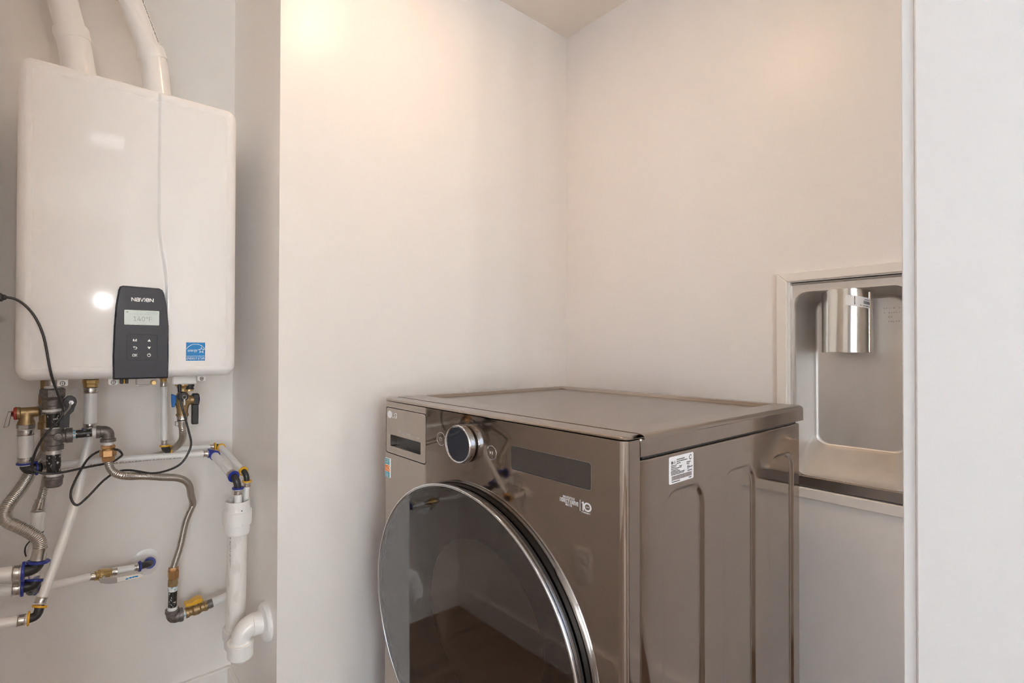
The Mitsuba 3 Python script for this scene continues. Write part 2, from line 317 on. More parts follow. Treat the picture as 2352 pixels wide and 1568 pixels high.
# dial
DX, DZ = 0.3967, 0.9197
y0 = front_y(DX)
obj('washer__dial', lathe(V(DX, y0 + .003, DZ), V(DX, -2, DZ), [(0, .0360), (.0055, .0362)], 56), 'm_black', 35)
say('washer__dial', 'round chrome rotary dial with black glass face')
DRT = .0402
obj('washer__dial__knob_ring', lathe(V(DX, y0 - .0022, DZ), V(DX, -2, DZ), [(0, .0355), (.0008, .0385), (.0022, DRT - .0004), (.0040, DRT - .0002), (.0044, DRT - .0012), (.0050, DRT - .0012), (.0054, DRT), (.0135, DRT), (.0139, DRT - .0010), (.0146, DRT - .0010), (.0150, DRT - .0001), (.0168, DRT - .0002), (.0182, DRT - .0012), (.0184, DRT - .0028), (.0172, DRT - .0044), (.0140, .0350)], 64, cap=False), 'm_chrome', 35)
obj('washer__dial__face', lathe(V(DX, y0 - .0155, DZ), V(DX, -2, DZ), [(0, .0360), (.0022, .0360), (.0025, .0350), (.00251, .0005)], 56), 'm_gloss_black', 8)
for nm, bx, bz, br in (('power_button', .3185, .917, .0145), ('play_button', .4775, .9145, .0136)):
    yy = front_y(bx)
    obj('washer__' + nm, lathe(V(bx, yy + .002, bz), V(bx, -2, bz), [(0, br - .0008), (.0022, br - .0008), (.0026, br - .002), (.0026, .0004)], 40), 'm_washer_front', 30)
    obj('washer__%s__ring' % nm, ring(V(bx, yy - .0003, bz), V(0, 1, 0), br, .0006, 48, 8), 'm_chrome')
    yy -= .0009
    if nm == 'power_button':
        ic = sg.Point(0, 0).buffer(.0042).difference(sg.Point(0, 0).buffer(.0034)).difference(sg.box(-.001, .002, .001, .006)).union(sg.box(-.0004, .0012, .0004, .0046))
    else:
        ic = sg.MultiPolygon([sg.Polygon([(-.004, -.0032), (-.004, .0032), (.0006, 0)]), sg.box(.0014, -.0032, .0024, .0032), sg.box(.0034, -.0032, .0044, .0032)])
    obj('washer__%s__icon' % nm, place(cat(*[extr(g, .0003) for g in getattr(ic, 'geoms', [ic])]), V(bx, yy, bz), U, Wv), 'm_grey_ink', False)
dd = mextr(outline(.0009), .3).translate([0, 0, .8]) ^ xz_prism(rrect(0.5302, 0.8942, 0.6998, 0.9373, .0045), -.9, -.845)
mat('m_disp', (0.055, 0.047, 0.042), 0.08, spec=0.7)
obj('washer__display', as_tm(dd), 'm_disp', 8); say('washer__display', 'dark glass display window')
fr = rrect(0.529, 0.893, 0.701, 0.9385, .005).difference(rrect(0.5299, 0.8939, 0.7001, 0.9376, .0046))
frm = mextr(outline(-.0002), .3).translate([0, 0, .8]) ^ mextr(sg.Polygon([(x, -z) for x, z in fr.exterior.coords], [[(x, -z) for x, z in i.coords] for i in fr.interiors]), .05).rotate([-90, 0, 0]).translate([0, -.895, 0])
obj('washer__display__bezel', as_tm(frm), 'm_silver', False)
# badge lettering right of the door
front_text('washer__badge', 'INVERTER', .6462, .6695, .8698, .0040)
front_text('washer__badge', 'DIRECT DRIVE', .6405, .6770, .8625, .0062, bold=True)
front_text('washer__badge', 'MOTOR', .6520, .6645, .8577, .0037)
obj('washer__badge', box((.6797, yt(.68) - .0003, .8555), (.6802, yt(.68) + .0005, .8745)), 'm_white_ink', False)
one = sg.Polygon([(0, .0125), (.0028, .0145), (.0042, .0145), (.0042, 0), (.0018, 0), (.0018, .0115), (.0006, .0108)])
zero = sg.Point(.0110, .0072).buffer(.0073).difference(sg.Point(.0110, .0072).buffer(.0047))
obj('washer__badge', place(cat(extr(one, .0003), extr(zero, .0003)), V(.6828, yt(.69), .8583), U, Wv), 'm_white_ink', False)
front_text('washer__badge', 'YEAR', .6908, .6968, .8646, .0018)
front_text('washer__badge', 'WARRANTY', .6830, .6995, .8545, .0022)
# energy guide sticker at the left edge
def fquad(x0, z0, x1, z1, lift=0.0): return box((x0, -.8645 - lift, z0), (x1, -.860, z1))
EL = lambda s: 'washer__energy_sticker' + s
obj(EL(''), fquad(.0875, .783, .1105, .833), 'm_sticker', False)
obj(EL('__print'), cat(*[fquad(.0885, z, .1095, z + .0026, .0003) for z in (.8285, .8245, .8205, .8165)], fquad(.0885, .784, .1095, .797, .0003)), 'm_teal_ink', False)
obj(EL('__print'), fquad(.0885, .7985, .1095, .8145, .0003), 'm_orange_ink', False)
sw = sg.Point(.0150, .0085).buffer(.0056).difference(sg.Point(.0150, .0085).buffer(.0043)).union(sg.box(.003, .0055, .008, .0066)).union(sg.box(.003, .0085, .007, .0096))
obj(EL('__print'), cat(place(cat(*[extr(g, .0002) for g in getattr(sw, 'geoms', [sw])]), V(.0885, -.86485, .7985), U, Wv), *[fquad(.0905, z, .0905 + w, z + .0011, .0005) for z, w in ((.7935, .012), (.7910, .0165), (.7885, .014), (.7860, .016))]), 'm_white_ink', False)
# top cap of the front panel and the deck behind it
YCAP = -.8106
cap = lambda i, z: np.c_[np.array(outline(i, YCAP).exterior.coords), np.full(len(outline(i, YCAP).exterior.coords), z)]
c1 = trimesh.Trimesh(np.vstack([cap(i, z) for i, z in ((.0008, .9848), (.0, .9862), (.0012, .9882), (.0032, .9895), (.006, .99))])).convex_hull
obj('washer__top_cap', c1, 'm_washer_top', 40)
def edge_lines(a, b, r, mid): return np.unique(np.r_[a + r * (1 - np.cos(np.linspace(0, math.pi / 2, 9))), mid, b - r * (1 - np.cos(np.linspace(0, math.pi / 2, 9)))])
def near_lines(v, w=.0028, n=9): return np.linspace(v - w, v + w, n)
RX0, RX1, RY0, RY1 = 0.103, 0.712, -0.745, -0.157
xs = edge_lines(WX0, WX1, .009, np.r_[np.linspace(.1, .75, 30), near_lines(RX0), near_lines(RX1)])
ys = np.unique(np.r_[np.linspace(-.8215, -.132, 40), near_lines(RY0), near_lines(RY1)])
X, Y = np.meshgrid(xs, ys, indexing='ij')
def sdrr(x, y, x0, y0, x1, y1, r):
    qx, qy = np.abs(x - (x0 + x1) / 2) - (x1 - x0) / 2 + r, np.abs(y - (y0 + y1) / 2) - (y1 - y0) / 2 + r
    return np.hypot(np.maximum(qx, 0), np.maximum(qy, 0)) + np.minimum(np.maximum(qx, qy), 0) - r
d = np.minimum(X - WX0, WX1 - X)
Z = ZT - np.where(d < .009, .009 - np.sqrt(np.maximum(.009 ** 2 - (.009 - np.minimum(d, .009)) ** 2, 0)), 0)
Z -= 0.0075 * sst(.0012, -.0012, sdrr(X, Y, RX0, RY0, RX1, RY1, .012))
lid = grid(xs, ys, Z)
side_r = trimesh.Trimesh([(WX1, -.8215, .9555), (WX1, -.132, .9555), (WX1, -.132, ZT - .009), (WX1, -.8215, ZT - .009)], [[0, 1, 2], [0, 2, 3]])
lidbody = box((WX0 + .0005, -.821, .956), (WX1 - .0005, -.133, .974))
lid = cat(lid, side_r); lid.merge_vertices()
prof = [(x, ZT - (.009 - math.sqrt(max(.009 ** 2 - (.009 - min(q, .009)) ** 2, 0)) if q < .009 else 0)) for x in xs for q in [min(x - WX0, WX1 - x)]]
facep = sg.Polygon([(WX0, .9555)] + prof + [(WX1, .9555)]).buffer(-.0002)
facem = place(extr(facep, .003), V(0, -.8185, 0), V(1, 0, 0), V(0, 0, 1))
obj('washer__top_deck', cat(lid, lidbody, facem), 'm_washer_top', 40)
scene['washer__top_deck']['bsdf'] = {'type': 'ref', 'id': 'm_washer_top'}
# glossy right flank of the deck
obj('washer__top_deck__flank', cat(rbox((WX1 - .002, -.8335, .9555), (WX1 + .0004, -.1325, .9812), .0006), rbox((WX1 - .016, -.8335, .9555), (WX1 + .0002, -.8212, .9852), .003)), 'm_washer', 40)
obj('washer__seal', box((WX0 + .01, -.82, .944), (WX1 - .005, WYB - .004, .957)), 'm_black', False)
# cabinet side with pressed ribs
ribs = [(-.762, -.629, .8875), (-.548, -.409, .8905), (-.331, -.196, .8895)]
ylin = np.unique(np.r_[np.linspace(-.832, WYB, 40), *[np.linspace(v - .016, v + .016, 22) for r in ribs for v in r[:2]], *[np.linspace(r[0] + .02, r[1] - .02, 10) for r in ribs]])
zlin = np.unique(np.r_[np.linspace(.09, .82, 12), np.linspace(.82, .91, 60), np.linspace(.91, .945, 6), .9505 - .004 * (1 - np.sin(np.linspace(0, math.pi / 2, 6)))])
Yg, Zg = np.meshgrid(ylin, zlin, indexing='ij')
dep = np.zeros_like(Yg)
for a, b, t in ribs:
    sd = sdrr(Yg, Zg, a, -1.0, b, t, .042); dep = np.maximum(dep, .0052 * sst(.0045, -.0045, sd))
rr = .004; dz = .9505 - Zg
dep += np.where(dz < rr, rr - np.sqrt(np.maximum(rr ** 2 - (rr - np.minimum(dz, rr)) ** 2, 0)), 0)
dyf = Yg + .832
dep += np.where(dyf < rr, rr - np.sqrt(np.maximum(rr ** 2 - (rr - np.minimum(dyf, rr)) ** 2, 0)), 0)
sidem = grid(ylin, zlin, dep); P = sidem.vertices.copy()
sidem.vertices = np.stack([WX1 - P[:, 2], P[:, 0], P[:, 1]], 1)
obj('washer__cabinet', cat(sidem, box((WX0, -.83, .06), (WX1 - .012, WYB, .9475))), 'm_washer', 40)
obj('washer__kick_plate', rbox((WX0 + .01, -.85, .03), (WX1 - .01, -.83, .0885), .003), 'm_black_soft')
FOOT = 1.122 - (1.122 - FZ) * 1.03 + .0002      # floor level before the washer is set in place
for x in (WX0 + .06, WX1 - .06):
    for y in (-.80, -.21): obj('washer__foot', lathe(V(x, y, 0), V(x, y, 1), [(FOOT, .022), (FOOT + .012, .024), (FOOT + .016, .012), (.065, .012)], 20), 'm_black')
# rating label on the side
SX = WX1 + .0003
def sq(y0, z0, y1, z1, lift=0.0): return box((SX - .0008, y0, z0), (SX + .0003 + lift, y1, z1))
LY0, LZ0, LW, LH = -.749, .9005, .0815, .0445
su, sv = V(0, 1, 0), V(0, 0, 1)
obj('washer__rating_label', place(extr(rrect(0, 0, LW, LH, .003), .0009), V(SX - .0005, LY0, LZ0), su, sv), 'm_sticker', False)
lx = lambda a: LY0 + a * LW
lz = lambda b: LZ0 + b * LH
SQ = lambda a0, b0, a1, b1: sq(lx(a0), lz(b0), lx(a1), lz(b1), .0005)
txt = lambda s, a, b, w, h: text(s, V(SX + .0007, lx(a), lz(b)), su, sv, w * LW, h * LH, .0001)
rng = random.Random(3); bars = []; a = .09
while a < .92:
    w = rng.choice((.005, .008, .012)); bars.append(SQ(a, .125, a + w, .285)); a += w + rng.choice((.006, .009, .012))
obj('washer__rating_label__barcode', cat(*bars), 'm_mid_ink', False)
lines = []
for b, a1 in ((.655, .30), (.595, .26), (.535, .48), (.475, .36), (.425, .42), (.375, .62), (.325, .60)):
    a = .07
    while a < a1:
        w = rng.uniform(.03, .08); lines.append(SQ(a, b, min(a + w, a1), b + .028)); a += w + .014
for a0, b0, a1 in ((.29, .845, .62), (.29, .775, .72), (.29, .705, .44), (.40, .585, .5), (.10, .055, .42), (.80, .06, .90), (.70, .66, .86), (.70, .60, .82), (.80, .46, .95), (.74, .33, .92)):
    a = a0
    while a < a1:
        w = rng.uniform(.03, .07); lines.append(SQ(a, b0, min(a + w, a1), b0 + .03)); a += w + .012
obj('washer__rating_label__print', cat(*lines, txt('LG', .155, .735, .08, .10), place(extr(sg.Point(0, 0).buffer(.0027), .0001), V(SX + .0007, lx(.105), lz(.78)), su, sv), place(extr(sg.Point(0, 0).buffer(.0043).difference(sg.Point(0, 0).buffer(.003)).difference(sg.box(.001, -.0016, .006, .0016)), .0001), V(SX + .0007, lx(.86), lz(.84)), su, sv), place(extr(sg.Point(0, 0).buffer(.0037).difference(sg.Point(0, 0).buffer(.003)), .0001), V(SX + .0007, lx(.765), lz(.48)), su, sv), txt('UL', .735, .455, .06, .06)), 'm_dark_ink', False)
say('washer__rating_label', 'white printed rating label with a barcode')
# door
def dl(prof, n=120, cap=False): return lathe(V(DC[0], 0, DC[2]), V(DC[0], -1, DC[2]), prof, n, cap=cap)
obj('washer__door', dl([(.8765, .290), (.8766, .3008), (.8775, .3019), (.8800, .3026), (.8840, .3028), (.8842, .300)]), 'm_silver', 30)
say('washer__door', 'round tinted glass door with a silver rim')
obj('washer__door__rim', dl([(.8840, .3022), (.8880, .3036), (.8905, .3033), (.8917, .3020), (.8920, .3004), (.8912, .2988), (.8890, .2975), (.885, .2968)]), 'm_chrome', 60)
obj('washer__door__trim_band', dl([(.8832, .3030), (.8850, .3034)]), 'm_rim_dark')
obj('washer__door__gasket', dl([(.8768, .2995), (.8700, .2985), (.8650, .2970), (.8645, .2905), (.8560, .2905), (.8560, .2850)]), 'm_black')
gl = lathe(V(DC[0], -.8885, DC[2]), V(DC[0], -2, DC[2]), [(0, .2975), (.0010, .15), (.0013, .0005)], 120, cap=False)
obj('washer__door__glass', gl, 'm_door_glass', True); say('washer__door__glass', 'dark tinted mirror-like door glass')
obj('washer__door__bowl', dl([(.882, .294), (.870, .2845), (.862, .255), (.85, .21), (.81, .163), (.80, .150), (.796, .12), (.792, .001)], 96), 'm_bowl', 50)
obj('washer__door__bowl_ring', ring(V(DC[0], -.803, DC[2]), V(0, 1, 0), .1500, .0016, 96, 8), 'm_chrome')
def sector(prof, a0, a1, n=40):
    """part of a turned ring round the door: prof (y, r), angles from +x towards +z, drawn in at both ends."""
    A = np.linspace(a0, a1, n); m = len(prof); v = []
    for a in A:
        t = min(1.0, max(min(a - a0, a1 - a), 0) / .09) ** .5
        for y, r in prof: v.append((DC[0] + (prof[0][1] + (r - prof[0][1]) * t) * math.cos(a), prof[0][0] + (y - prof[0][0]) * t, DC[2] + (prof[0][1] + (r - prof[0][1]) * t) * math.sin(a)))
    f = []
    for i in range(n - 1):
        for j in range(m):
            k = (j + 1) % m; f += [[i * m + j, i * m + k, (i + 1) * m + k], [i * m + j, (i + 1) * m + k, (i + 1) * m + j]]
    return trimesh.Trimesh(v, f, process=False)
obj('washer__door__grip', sector([(-.8838, .3022), (-.8846, .3040), (-.8780, .3036), (-.8745, .3012), (-.8735, .2960)], math.radians(-2), math.radians(46), 60), 'm_silver', 40)
def about(t): return T().translate([1.174, -1.55, 1.122]).scale(t).translate([-1.174, 1.55, -1.122])
YAW = about(1 / 1.03) @ T().translate([WX1 + .001, WYF, 0]).rotate([0, 0, 1], 0.25).translate([-WX1, -WYF, 0])
FRONT = ('front_panel', 'drawer', 'dial', 'power_button', 'play_button', 'display', 'badge', 'energy_sticker', 'top_cap', 'door')
for k in [k for k in scene if k.startswith('washer__')]:
    lift = T().translate([0, 0, -.0023]) if k == 'washer__top_cap' else T()
    scene[k]['to_world'] = YAW @ lift @ about(.9826) if k.split('__')[1].rsplit('_0', 1)[0] in FRONT else YAW
scene['washer__door__glass']['to_world'] = YAW @ about(.9826) @ T().translate([DC[0], -.8885, 0]).rotate([0, 0, 1], 0.45).translate([-DC[0], .8885, 0])
tag('washer', 'dark graphite front-loading washer with round door in the corner', 'washing machine')

# ------------------------------------------------------------------ recessed dryer box in the back wall
def rr_pts(x0, z0, x1, z1, r, y, n=7):
    P = []
    for cx, cz, a0 in ((x1 - r, z1 - r, 0), (x0 + r, z1 - r, 90), (x0 + r, z0 + r, 180), (x1 - r, z0 + r, 270)):
        for a in np.radians(np.linspace(a0, a0 + 90, n)): P.append((cx + r * math.cos(a), y, cz + r * math.sin(a)))
    return np.array(P)
def loft(rings, fill=True):
    n = len(rings[0]); v = np.vstack(rings); f = []
    for i in range(len(rings) - 1):
        for j in range(n):
            k = (j + 1) % n; f += [[i * n + j, (i + 1) * n + k, i * n + k], [i * n + j, (i + 1) * n + j, (i + 1) * n + k]]
    if fill:
        v = np.vstack([v, rings[-1].mean(0)]); o = (len(rings) - 1) * n
        f += [[o + j, len(v) - 1, o + (j + 1) % n] for j in range(n)]
    return trimesh.Trimesh(v, f, process=False)
RX = 0.918
obj('dryer_box__flange', loft([rr_pts(.6965, .7715, .9275, 1.2935, .0006, .0015), rr_pts(.6985, .7735, .9255, 1.2915, .001, .0005), rr_pts(.7015, .777, .9225, 1.2885, .002, .0075), rr_pts(.7055, .7985, RX, 1.2705, .028, .008)], False), 'm_galv', 25)
back = [rr_pts(.7055, .7985, RX, 1.2705, .028, .008), rr_pts(.7075, .8010, RX - .002, 1.2685, .030, .012)]
for t in np.linspace(.06, 1, 9): back.append(rr_pts(.7085 + .014 * t ** 1.3, .8015 + .066 * t, RX - .003 - .014 * t ** 1.3, 1.2675 - .012 * t, .030, .014 + .074 * t))
for a in np.radians((25, 50, 75, 90)):
    s, c = math.sin(a), 1 - math.cos(a)
    back.append(rr_pts(.7225 + .010 * c, .8675 + .007 * c, RX - .017 - .010 * c, 1.2555 - .007 * c, .026, .088 + .010 * s))
obj('dryer_box__shell', loft(back), 'm_galv', 50)
say('dryer_box__shell', 'bare galvanised metal inside of the box')
obj('dryer_box__lip', rbox((.7075, -.0035, .7725), (.9165, .0075, .7985), .0015), 'm_flange')  # darker metal than the flange: its dark reflection is put into the colour
def tboard(pts):
    return plate(sg.Polygon(pts), .010, .0018)
O, I = (.671, .743, .955, 1.322), (.694, .769, .930, 1.298)
for pts in ([(O[0], O[3]), (O[2], O[3]), (I[2], I[3]), (I[0], I[3])], [(O[0], O[1]), (O[0], O[3]), (I[0], I[3]), (I[0], I[1])], [(O[0], O[1]), (I[0], I[1]), (I[2], I[1]), (O[2], O[1])], [(O[2], O[1]), (I[2], I[1]), (I[2], I[3]), (O[2], O[3])]):
    obj('dryer_box__trim_board', place(tboard(pts), V(0, .0005, 0), V(1, 0, 0), V(0, 0, 1)), 'm_boxtrim', False)
dots = []
rr2 = random.Random(5)
for z, x0, n in ((1.222, .858, 9), (1.211, .858, 10), (1.201, .862, 3), (1.190, .866, 7)):
    for i in range(n):
        if rr2.random() < .85: dots.append(rbox((x0 + i * .0044, .0972, z), (x0 + i * .0044 + .0016, .0985, z + .0030), .0005))
obj('dryer_box__stamped_marks', cat(*dots), 'm_galv', False)
tag('dryer_box', 'recessed metal dryer vent box in a cream frame behind the washer', 'vent box')
dc, drr = V(.800, .049, 0), .0475
def da(phi, z, r=drr): return V(dc[0] + r * math.cos(phi), dc[1] + r * math.sin(phi), z)
obj('duct_collar__tube', lathe(V(dc[0], dc[1], 1.114), V(dc[0], dc[1], 2), [(.002, drr - .0016), (0, drr - .0008), (0, drr), (.0025, drr + .0005), (.005, drr), (.146, drr), (.15, drr + .0004), (.157, drr)], 64, cap=False), 'm_duct', 40)
obj('duct_collar__seam', rbox((dc[0] + .0440, dc[1] - .0150, 1.1145), (dc[0] + .0480, dc[1] - .0090, 1.262), .0008), 'm_duct')
def on_duct(s0, t0, s1, t1, lift):
    S, Tt = np.linspace(s0, s1, 14), np.array([t0, t1]); P = []
    for s in S:
        for t in Tt: P.append(da(math.radians(-79) + s / drr, 1.2305 - s * .215 + t, drr + lift))
    q = [[2 * i, 2 * i + 2, 2 * i + 3, 2 * i + 1] for i in range(13)]; q = np.array(q)
    return trimesh.Trimesh(P, np.vstack([q[:, [0, 1, 2]], q[:, [0, 2, 3]]]), process=False)
obj('duct_collar__sticker', on_duct(0, 0, .056, .0255, .0004), 'm_sticker', True)
rr3 = random.Random(9); pr = [on_duct(.0155, .004, .0168, .024, .0007)]
s = .026
while s < .05: pr.append(on_duct(s, .0035, s + .0016, .0055, .0007)); s += rr3.choice((.0022, .0032, .004))
s = .034
while s < .053: pr.append(on_duct(s, .009, s + .0008, .0165, .0007)); s += rr3.choice((.0013, .0019))
s = .036
while s < .052: pr.append(on_duct(s, .019, s + .003, .0205, .0007)); s += .0042
obj('duct_collar__sticker__print', cat(*pr), 'm_dark_ink', False)
tag('duct_collar', 'shiny round metal duct end hanging in the recessed box', 'duct')

# ------------------------------------------------------------------ tankless water heater
HX, HB, HY0, HY1, HZ0, HZ1 = -0.081, -0.412, -1.648, -1.208, 1.050, 1.723
def chan(y, z):
    yr = -1.389 + .018 * sst(1.42, 1.25, z) ; yl = -1.457 - .012 * sst(1.45, 1.25, z)
    deep = .0065
    ramp = np.clip((y - yl) / (yr - yl), 0, 1) ** 1.15
    return deep * ramp * sst(yr + .005, yr - .0005, y)
def cover():
    m = .026; ys = np.unique(np.r_[np.linspace(HY0 + m, HY1 - m, 36), np.linspace(-1.475, -1.36, 60)]); zs = np.linspace(HZ0 + m, HZ1 - m, 50)
    Yg, Zg = np.meshgrid(ys, zs, indexing='ij'); g = grid(ys, zs, HX - chan(Yg, Zg)); P = g.vertices
    parts = [trimesh.Trimesh(np.stack([P[:, 2], P[:, 0], P[:, 1]], 1), g.faces, process=False)]
    na = 8
    loop = [(y, zs[0], 0, -1) for y in ys] + [(ys[-1], zs[0], math.sin(a), -math.cos(a)) for a in np.linspace(0, math.pi / 2, na)[1:-1]] \
        + [(ys[-1], z, 1, 0) for z in zs] + [(ys[-1], zs[-1], math.cos(a), math.sin(a)) for a in np.linspace(0, math.pi / 2, na)[1:-1]] \
        + [(y, zs[-1], 0, 1) for y in ys[::-1]] + [(ys[0], zs[-1], -math.sin(a), math.cos(a)) for a in np.linspace(0, math.pi / 2, na)[1:-1]] \
        + [(ys[0], z, -1, 0) for z in zs[::-1]] + [(ys[0], zs[0], -math.cos(a), -math.sin(a)) for a in np.linspace(0, math.pi / 2, na)[1:-1]]
    loop = np.array(loop); R = .019; rings = []
    prof = [(0, 0), (m - R - .002, 0)] + [(m - R + R * math.sin(a), R - R * math.cos(a)) for a in np.linspace(0, math.pi / 2, 22)] + [(m, .10), (m, HX - HB)]
    for o, dx in prof:
        y = loop[:, 0] + loop[:, 2] * o; z = loop[:, 1] + loop[:, 3] * o
        rings.append(np.stack([HX - chan(loop[:, 0], loop[:, 1]) * (1 - min(1, o / m) ** 2) - dx, y, z], 1))
    n = len(loop); v = np.vstack(rings); f = []
    for i in range(len(rings) - 1):
        for j in range(n):
            k = (j + 1) % n; f += [[i * n + j, i * n + k, (i + 1) * n + k], [i * n + j, (i + 1) * n + k, (i + 1) * n + j]]
    parts.append(trimesh.Trimesh(v, f, process=False)); c = cat(*parts); c.merge_vertices(digits_vertex=6); return c
obj('water_heater__cover', cover(), 'm_heater', 60)
obj('water_heater__base', rbox((HB - .004, HY0 + .012, HZ0 + .006), (HX - .03, HY1 - .012, HZ0 + .03), .003), 'm_heaterpart')
say('water_heater__base', 'pale metal underside with brackets')
hy, hz = V(0, 1, 0), V(0, 0, 1)
cp = sg.Polygon([(-1.4765, 1.0485), (-1.3655, 1.0485), (-1.3645, 1.10), (-1.3650, 1.169), (-1.3695, 1.215), (-1.3755, 1.247), (-1.379, 1.254), (-1.386, 1.2575), (-1.459, 1.2585), (-1.4645, 1.256), (-1.4675, 1.249), (-1.4725, 1.215), (-1.4755, 1.169), (-1.4775, 1.10)])
def hplate(poly, x0, h, c): return place(plate(poly, h, c), V(x0, 0, 0), hy, hz)
CPX = HX + .0075
obj('water_heater__control_panel', hplate(cp, CPX - .02, .020, .0035), 'm_gloss_black', 25)
say('water_heater__control_panel', 'glossy black control panel with a small screen')
obj('water_heater__control_panel__screen', hplate(rrect(-1.4560, 1.171, -1.3855, 1.2045, .002, 4), CPX - .0004, .0008, .0003), 'm_lcd', False)
say('water_heater__control_panel__screen', 'pale lit screen reading 140°F')
def htext(s, y0, y1, z, h, x=CPX, bold=False): return text(s, V(x, y0, z), hy, hz, y1 - y0, h, .0003, bold)
obj('water_heater__control_panel__digits', cat(htext('140°F', -1.4380, -1.4010, 1.1800, .0100, CPX + .0003), htext('Operating', -1.412, -1.388, 1.1985, .0030, CPX + .0003), box((CPX, -1.447, 1.1955), (CPX + .0007, -1.387, 1.1959)), box((CPX, -1.4525, 1.1985), (CPX + .0007, -1.448, 1.2010))), 'm_lcdink', False)
kp = rrect(-1.4520, 1.0895, -1.3880, 1.1505, .004).difference(rrect(-1.4512, 1.0903, -1.3888, 1.1497, .0035))
obj('water_heater__control_panel__keypad', place(extr(kp, .0010), V(CPX, 0, 0), hy, hz), 'm_black', False)
obj('water_heater__control_panel__keypad_face', hplate(rrect(-1.4505, 1.0910, -1.3895, 1.1490, .0032), CPX - .0003, .0009, .0003), 'm_gloss_black', False)
CX2 = CPX + .0006
keys = [htext('M', -1.4385, -1.4310, 1.1335, .0055, CX2, True), htext('OK', -1.4395, -1.4295, 1.0995, .0060, CX2, True)]
keys += [place(extr(g, .0003), V(CX2, -1.406, z), hy, hz) for g, z in ((sg.Polygon([(-.0036, 0), (.0036, 0), (0, .0058)]), 1.1335), (sg.Polygon([(-.0036, .0056), (.0036, .0056), (0, 0)]), 1.1160))]
pw = sg.Point(0, 0).buffer(.0038).difference(sg.Point(0, 0).buffer(.0028)).difference(sg.box(-.0011, .0012, .0011, .006)).union(sg.box(-.0005, .0004, .0005, .0044))
keys += [place(extr(g, .0003), V(CX2, -1.406, 1.1025), hy, hz) for g in getattr(pw, 'geoms', [pw])]
rt = sg.LineString([(-.003, .0026), (.0015, .0026), (.0032, .0016), (.0032, -.0010), (.0015, -.002), (-.0012, -.002)]).buffer(.0006).union(sg.Polygon([(-.0046, .0026), (-.0018, .0050), (-.0018, .0002)]))
keys += [place(extr(rt, .0003), V(CX2, -1.434, 1.1185), hy, hz)]
obj('water_heater__control_panel__key_symbols', cat(*keys), 'm_white_ink', False)
nv, y = [], -1.4425
for s, w, h in (('N', .0086, .0082), ('a', .0080, .0110), ('V', .0078, .0082), ('I', .0022, .0082), ('e', .0080, .0108), ('N', .0086, .0082)):
    nv.append(text(s, V(CPX + .0001, y, 1.2245), hy, hz, w, h, .0004, True)); y += w + .0004
obj('water_heater__control_panel__logo', cat(*nv), 'm_white_ink', False)
E1 = HX + .0004
obj('water_heater__efficiency_sticker', box((HX - .001, -1.3262, 1.0885), (E1, -1.2828, 1.1325)), 'm_blue_ink', False)
say('water_heater__efficiency_sticker', 'square blue sticker with white star emblem')
arc = sg.Point(0, -.012).buffer(.0245, quad_segs=24).difference(sg.Point(0, -.012).buffer(.0235, quad_segs=24)).intersection(sg.box(-.021, -.0005, .021, .03))
star = lambda R: sg.Polygon([((R if i % 2 == 0 else R * .42) * math.sin(i * math.pi / 5), (R if i % 2 == 0 else R * .42) * math.cos(i * math.pi / 5)) for i in range(10)])
st = star(.0082).difference(star(.0082).buffer(-.0009))
es = [place(cat(*[extr(g, .0003) for g in getattr(q, 'geoms', [q])]), V(E1, y, z), hy, hz) for q, y, z in ((arc, -1.3045, 1.1165), (st, -1.2915, 1.1135))]
tm = meshkit.text_mesh('energy', .0060, .0003); tm.vertices[:, 0] += tm.vertices[:, 1] * .35; lo, hi = tm.bounds; tm.vertices[:, 0] = (tm.vertices[:, 0] - lo[0]) * (.0225 / (hi[0] - lo[0]))
es += [place(tm, V(E1, -1.3225, 1.1105), hy, hz), box((E1 - .0003, -1.3262, 1.0990), (E1 + .0003, -1.2828, 1.0998)), htext('ENERGY STAR', -1.3248, -1.2842, 1.0912, .0055, E1)]
obj('water_heater__efficiency_sticker__print', cat(*es), 'm_white_ink', False)
def screw_tab(y, z):
    obj('water_heater__bracket', hplate(rrect(y - .010, z - .006, y + .010, z + .016, .004), -.122, .002, .0004), 'm_heaterpart', False)
    obj('water_heater__screw', lathe(V(-.121, y, z), V(0, y, z), [(0, .0055), (.0025, .005), (.004, .003)], 16), 'm_zinc')
    obj('water_heater__screw', cat(rbox((-.1172, y - .0028, z - .0006), (-.1166, y + .0028, z + .0006), .0002), rbox((-.1172, y - .0006, z - .0028), (-.1166, y + .0006, z + .0028), .0002)), 'm_dark_ink', False)
screw_tab(-1.568, 1.041); screw_tab(-1.473, 1.040); screw_tab(-1.282, 1.042)
obj('water_heater__plug', rbox((-.13, -1.4600, 1.036), (-.115, -1.4535, 1.058), .001), 'm_black'); obj('water_heater__plug', rbox((-.13, -1.4530, 1.036), (-.115, -1.4500, 1.058), .001), 'm_yellow'); obj('water_heater__plug', rbox((-.13, -1.4495, 1.036), (-.115, -1.443, 1.058), .001), 'm_black')
obj('water_heater__drain_bail', sweep(curve([(-.12, -1.427, 1.052), (-.118, -1.427, 1.034), (-.117, -1.4255, 1.0315), (-.117, -1.40, 1.0315), (-.117, -1.391, 1.033)], .003), .0014, 8), 'm_zinc')
obj('water_heater__drain_screw', cyl((-.13, -1.391, 1.0365), (-.108, -1.391, 1.0365), .0055, 16), 'm_brass')
obj('water_heater__junction_box', rbox((-.235, -1.345, 1.0265), (-.150, -1.287, 1.054), .003), 'm_heaterpart')
tag('water_heater', 'white wall-mounted tankless water heater with black control panel', 'water heater')

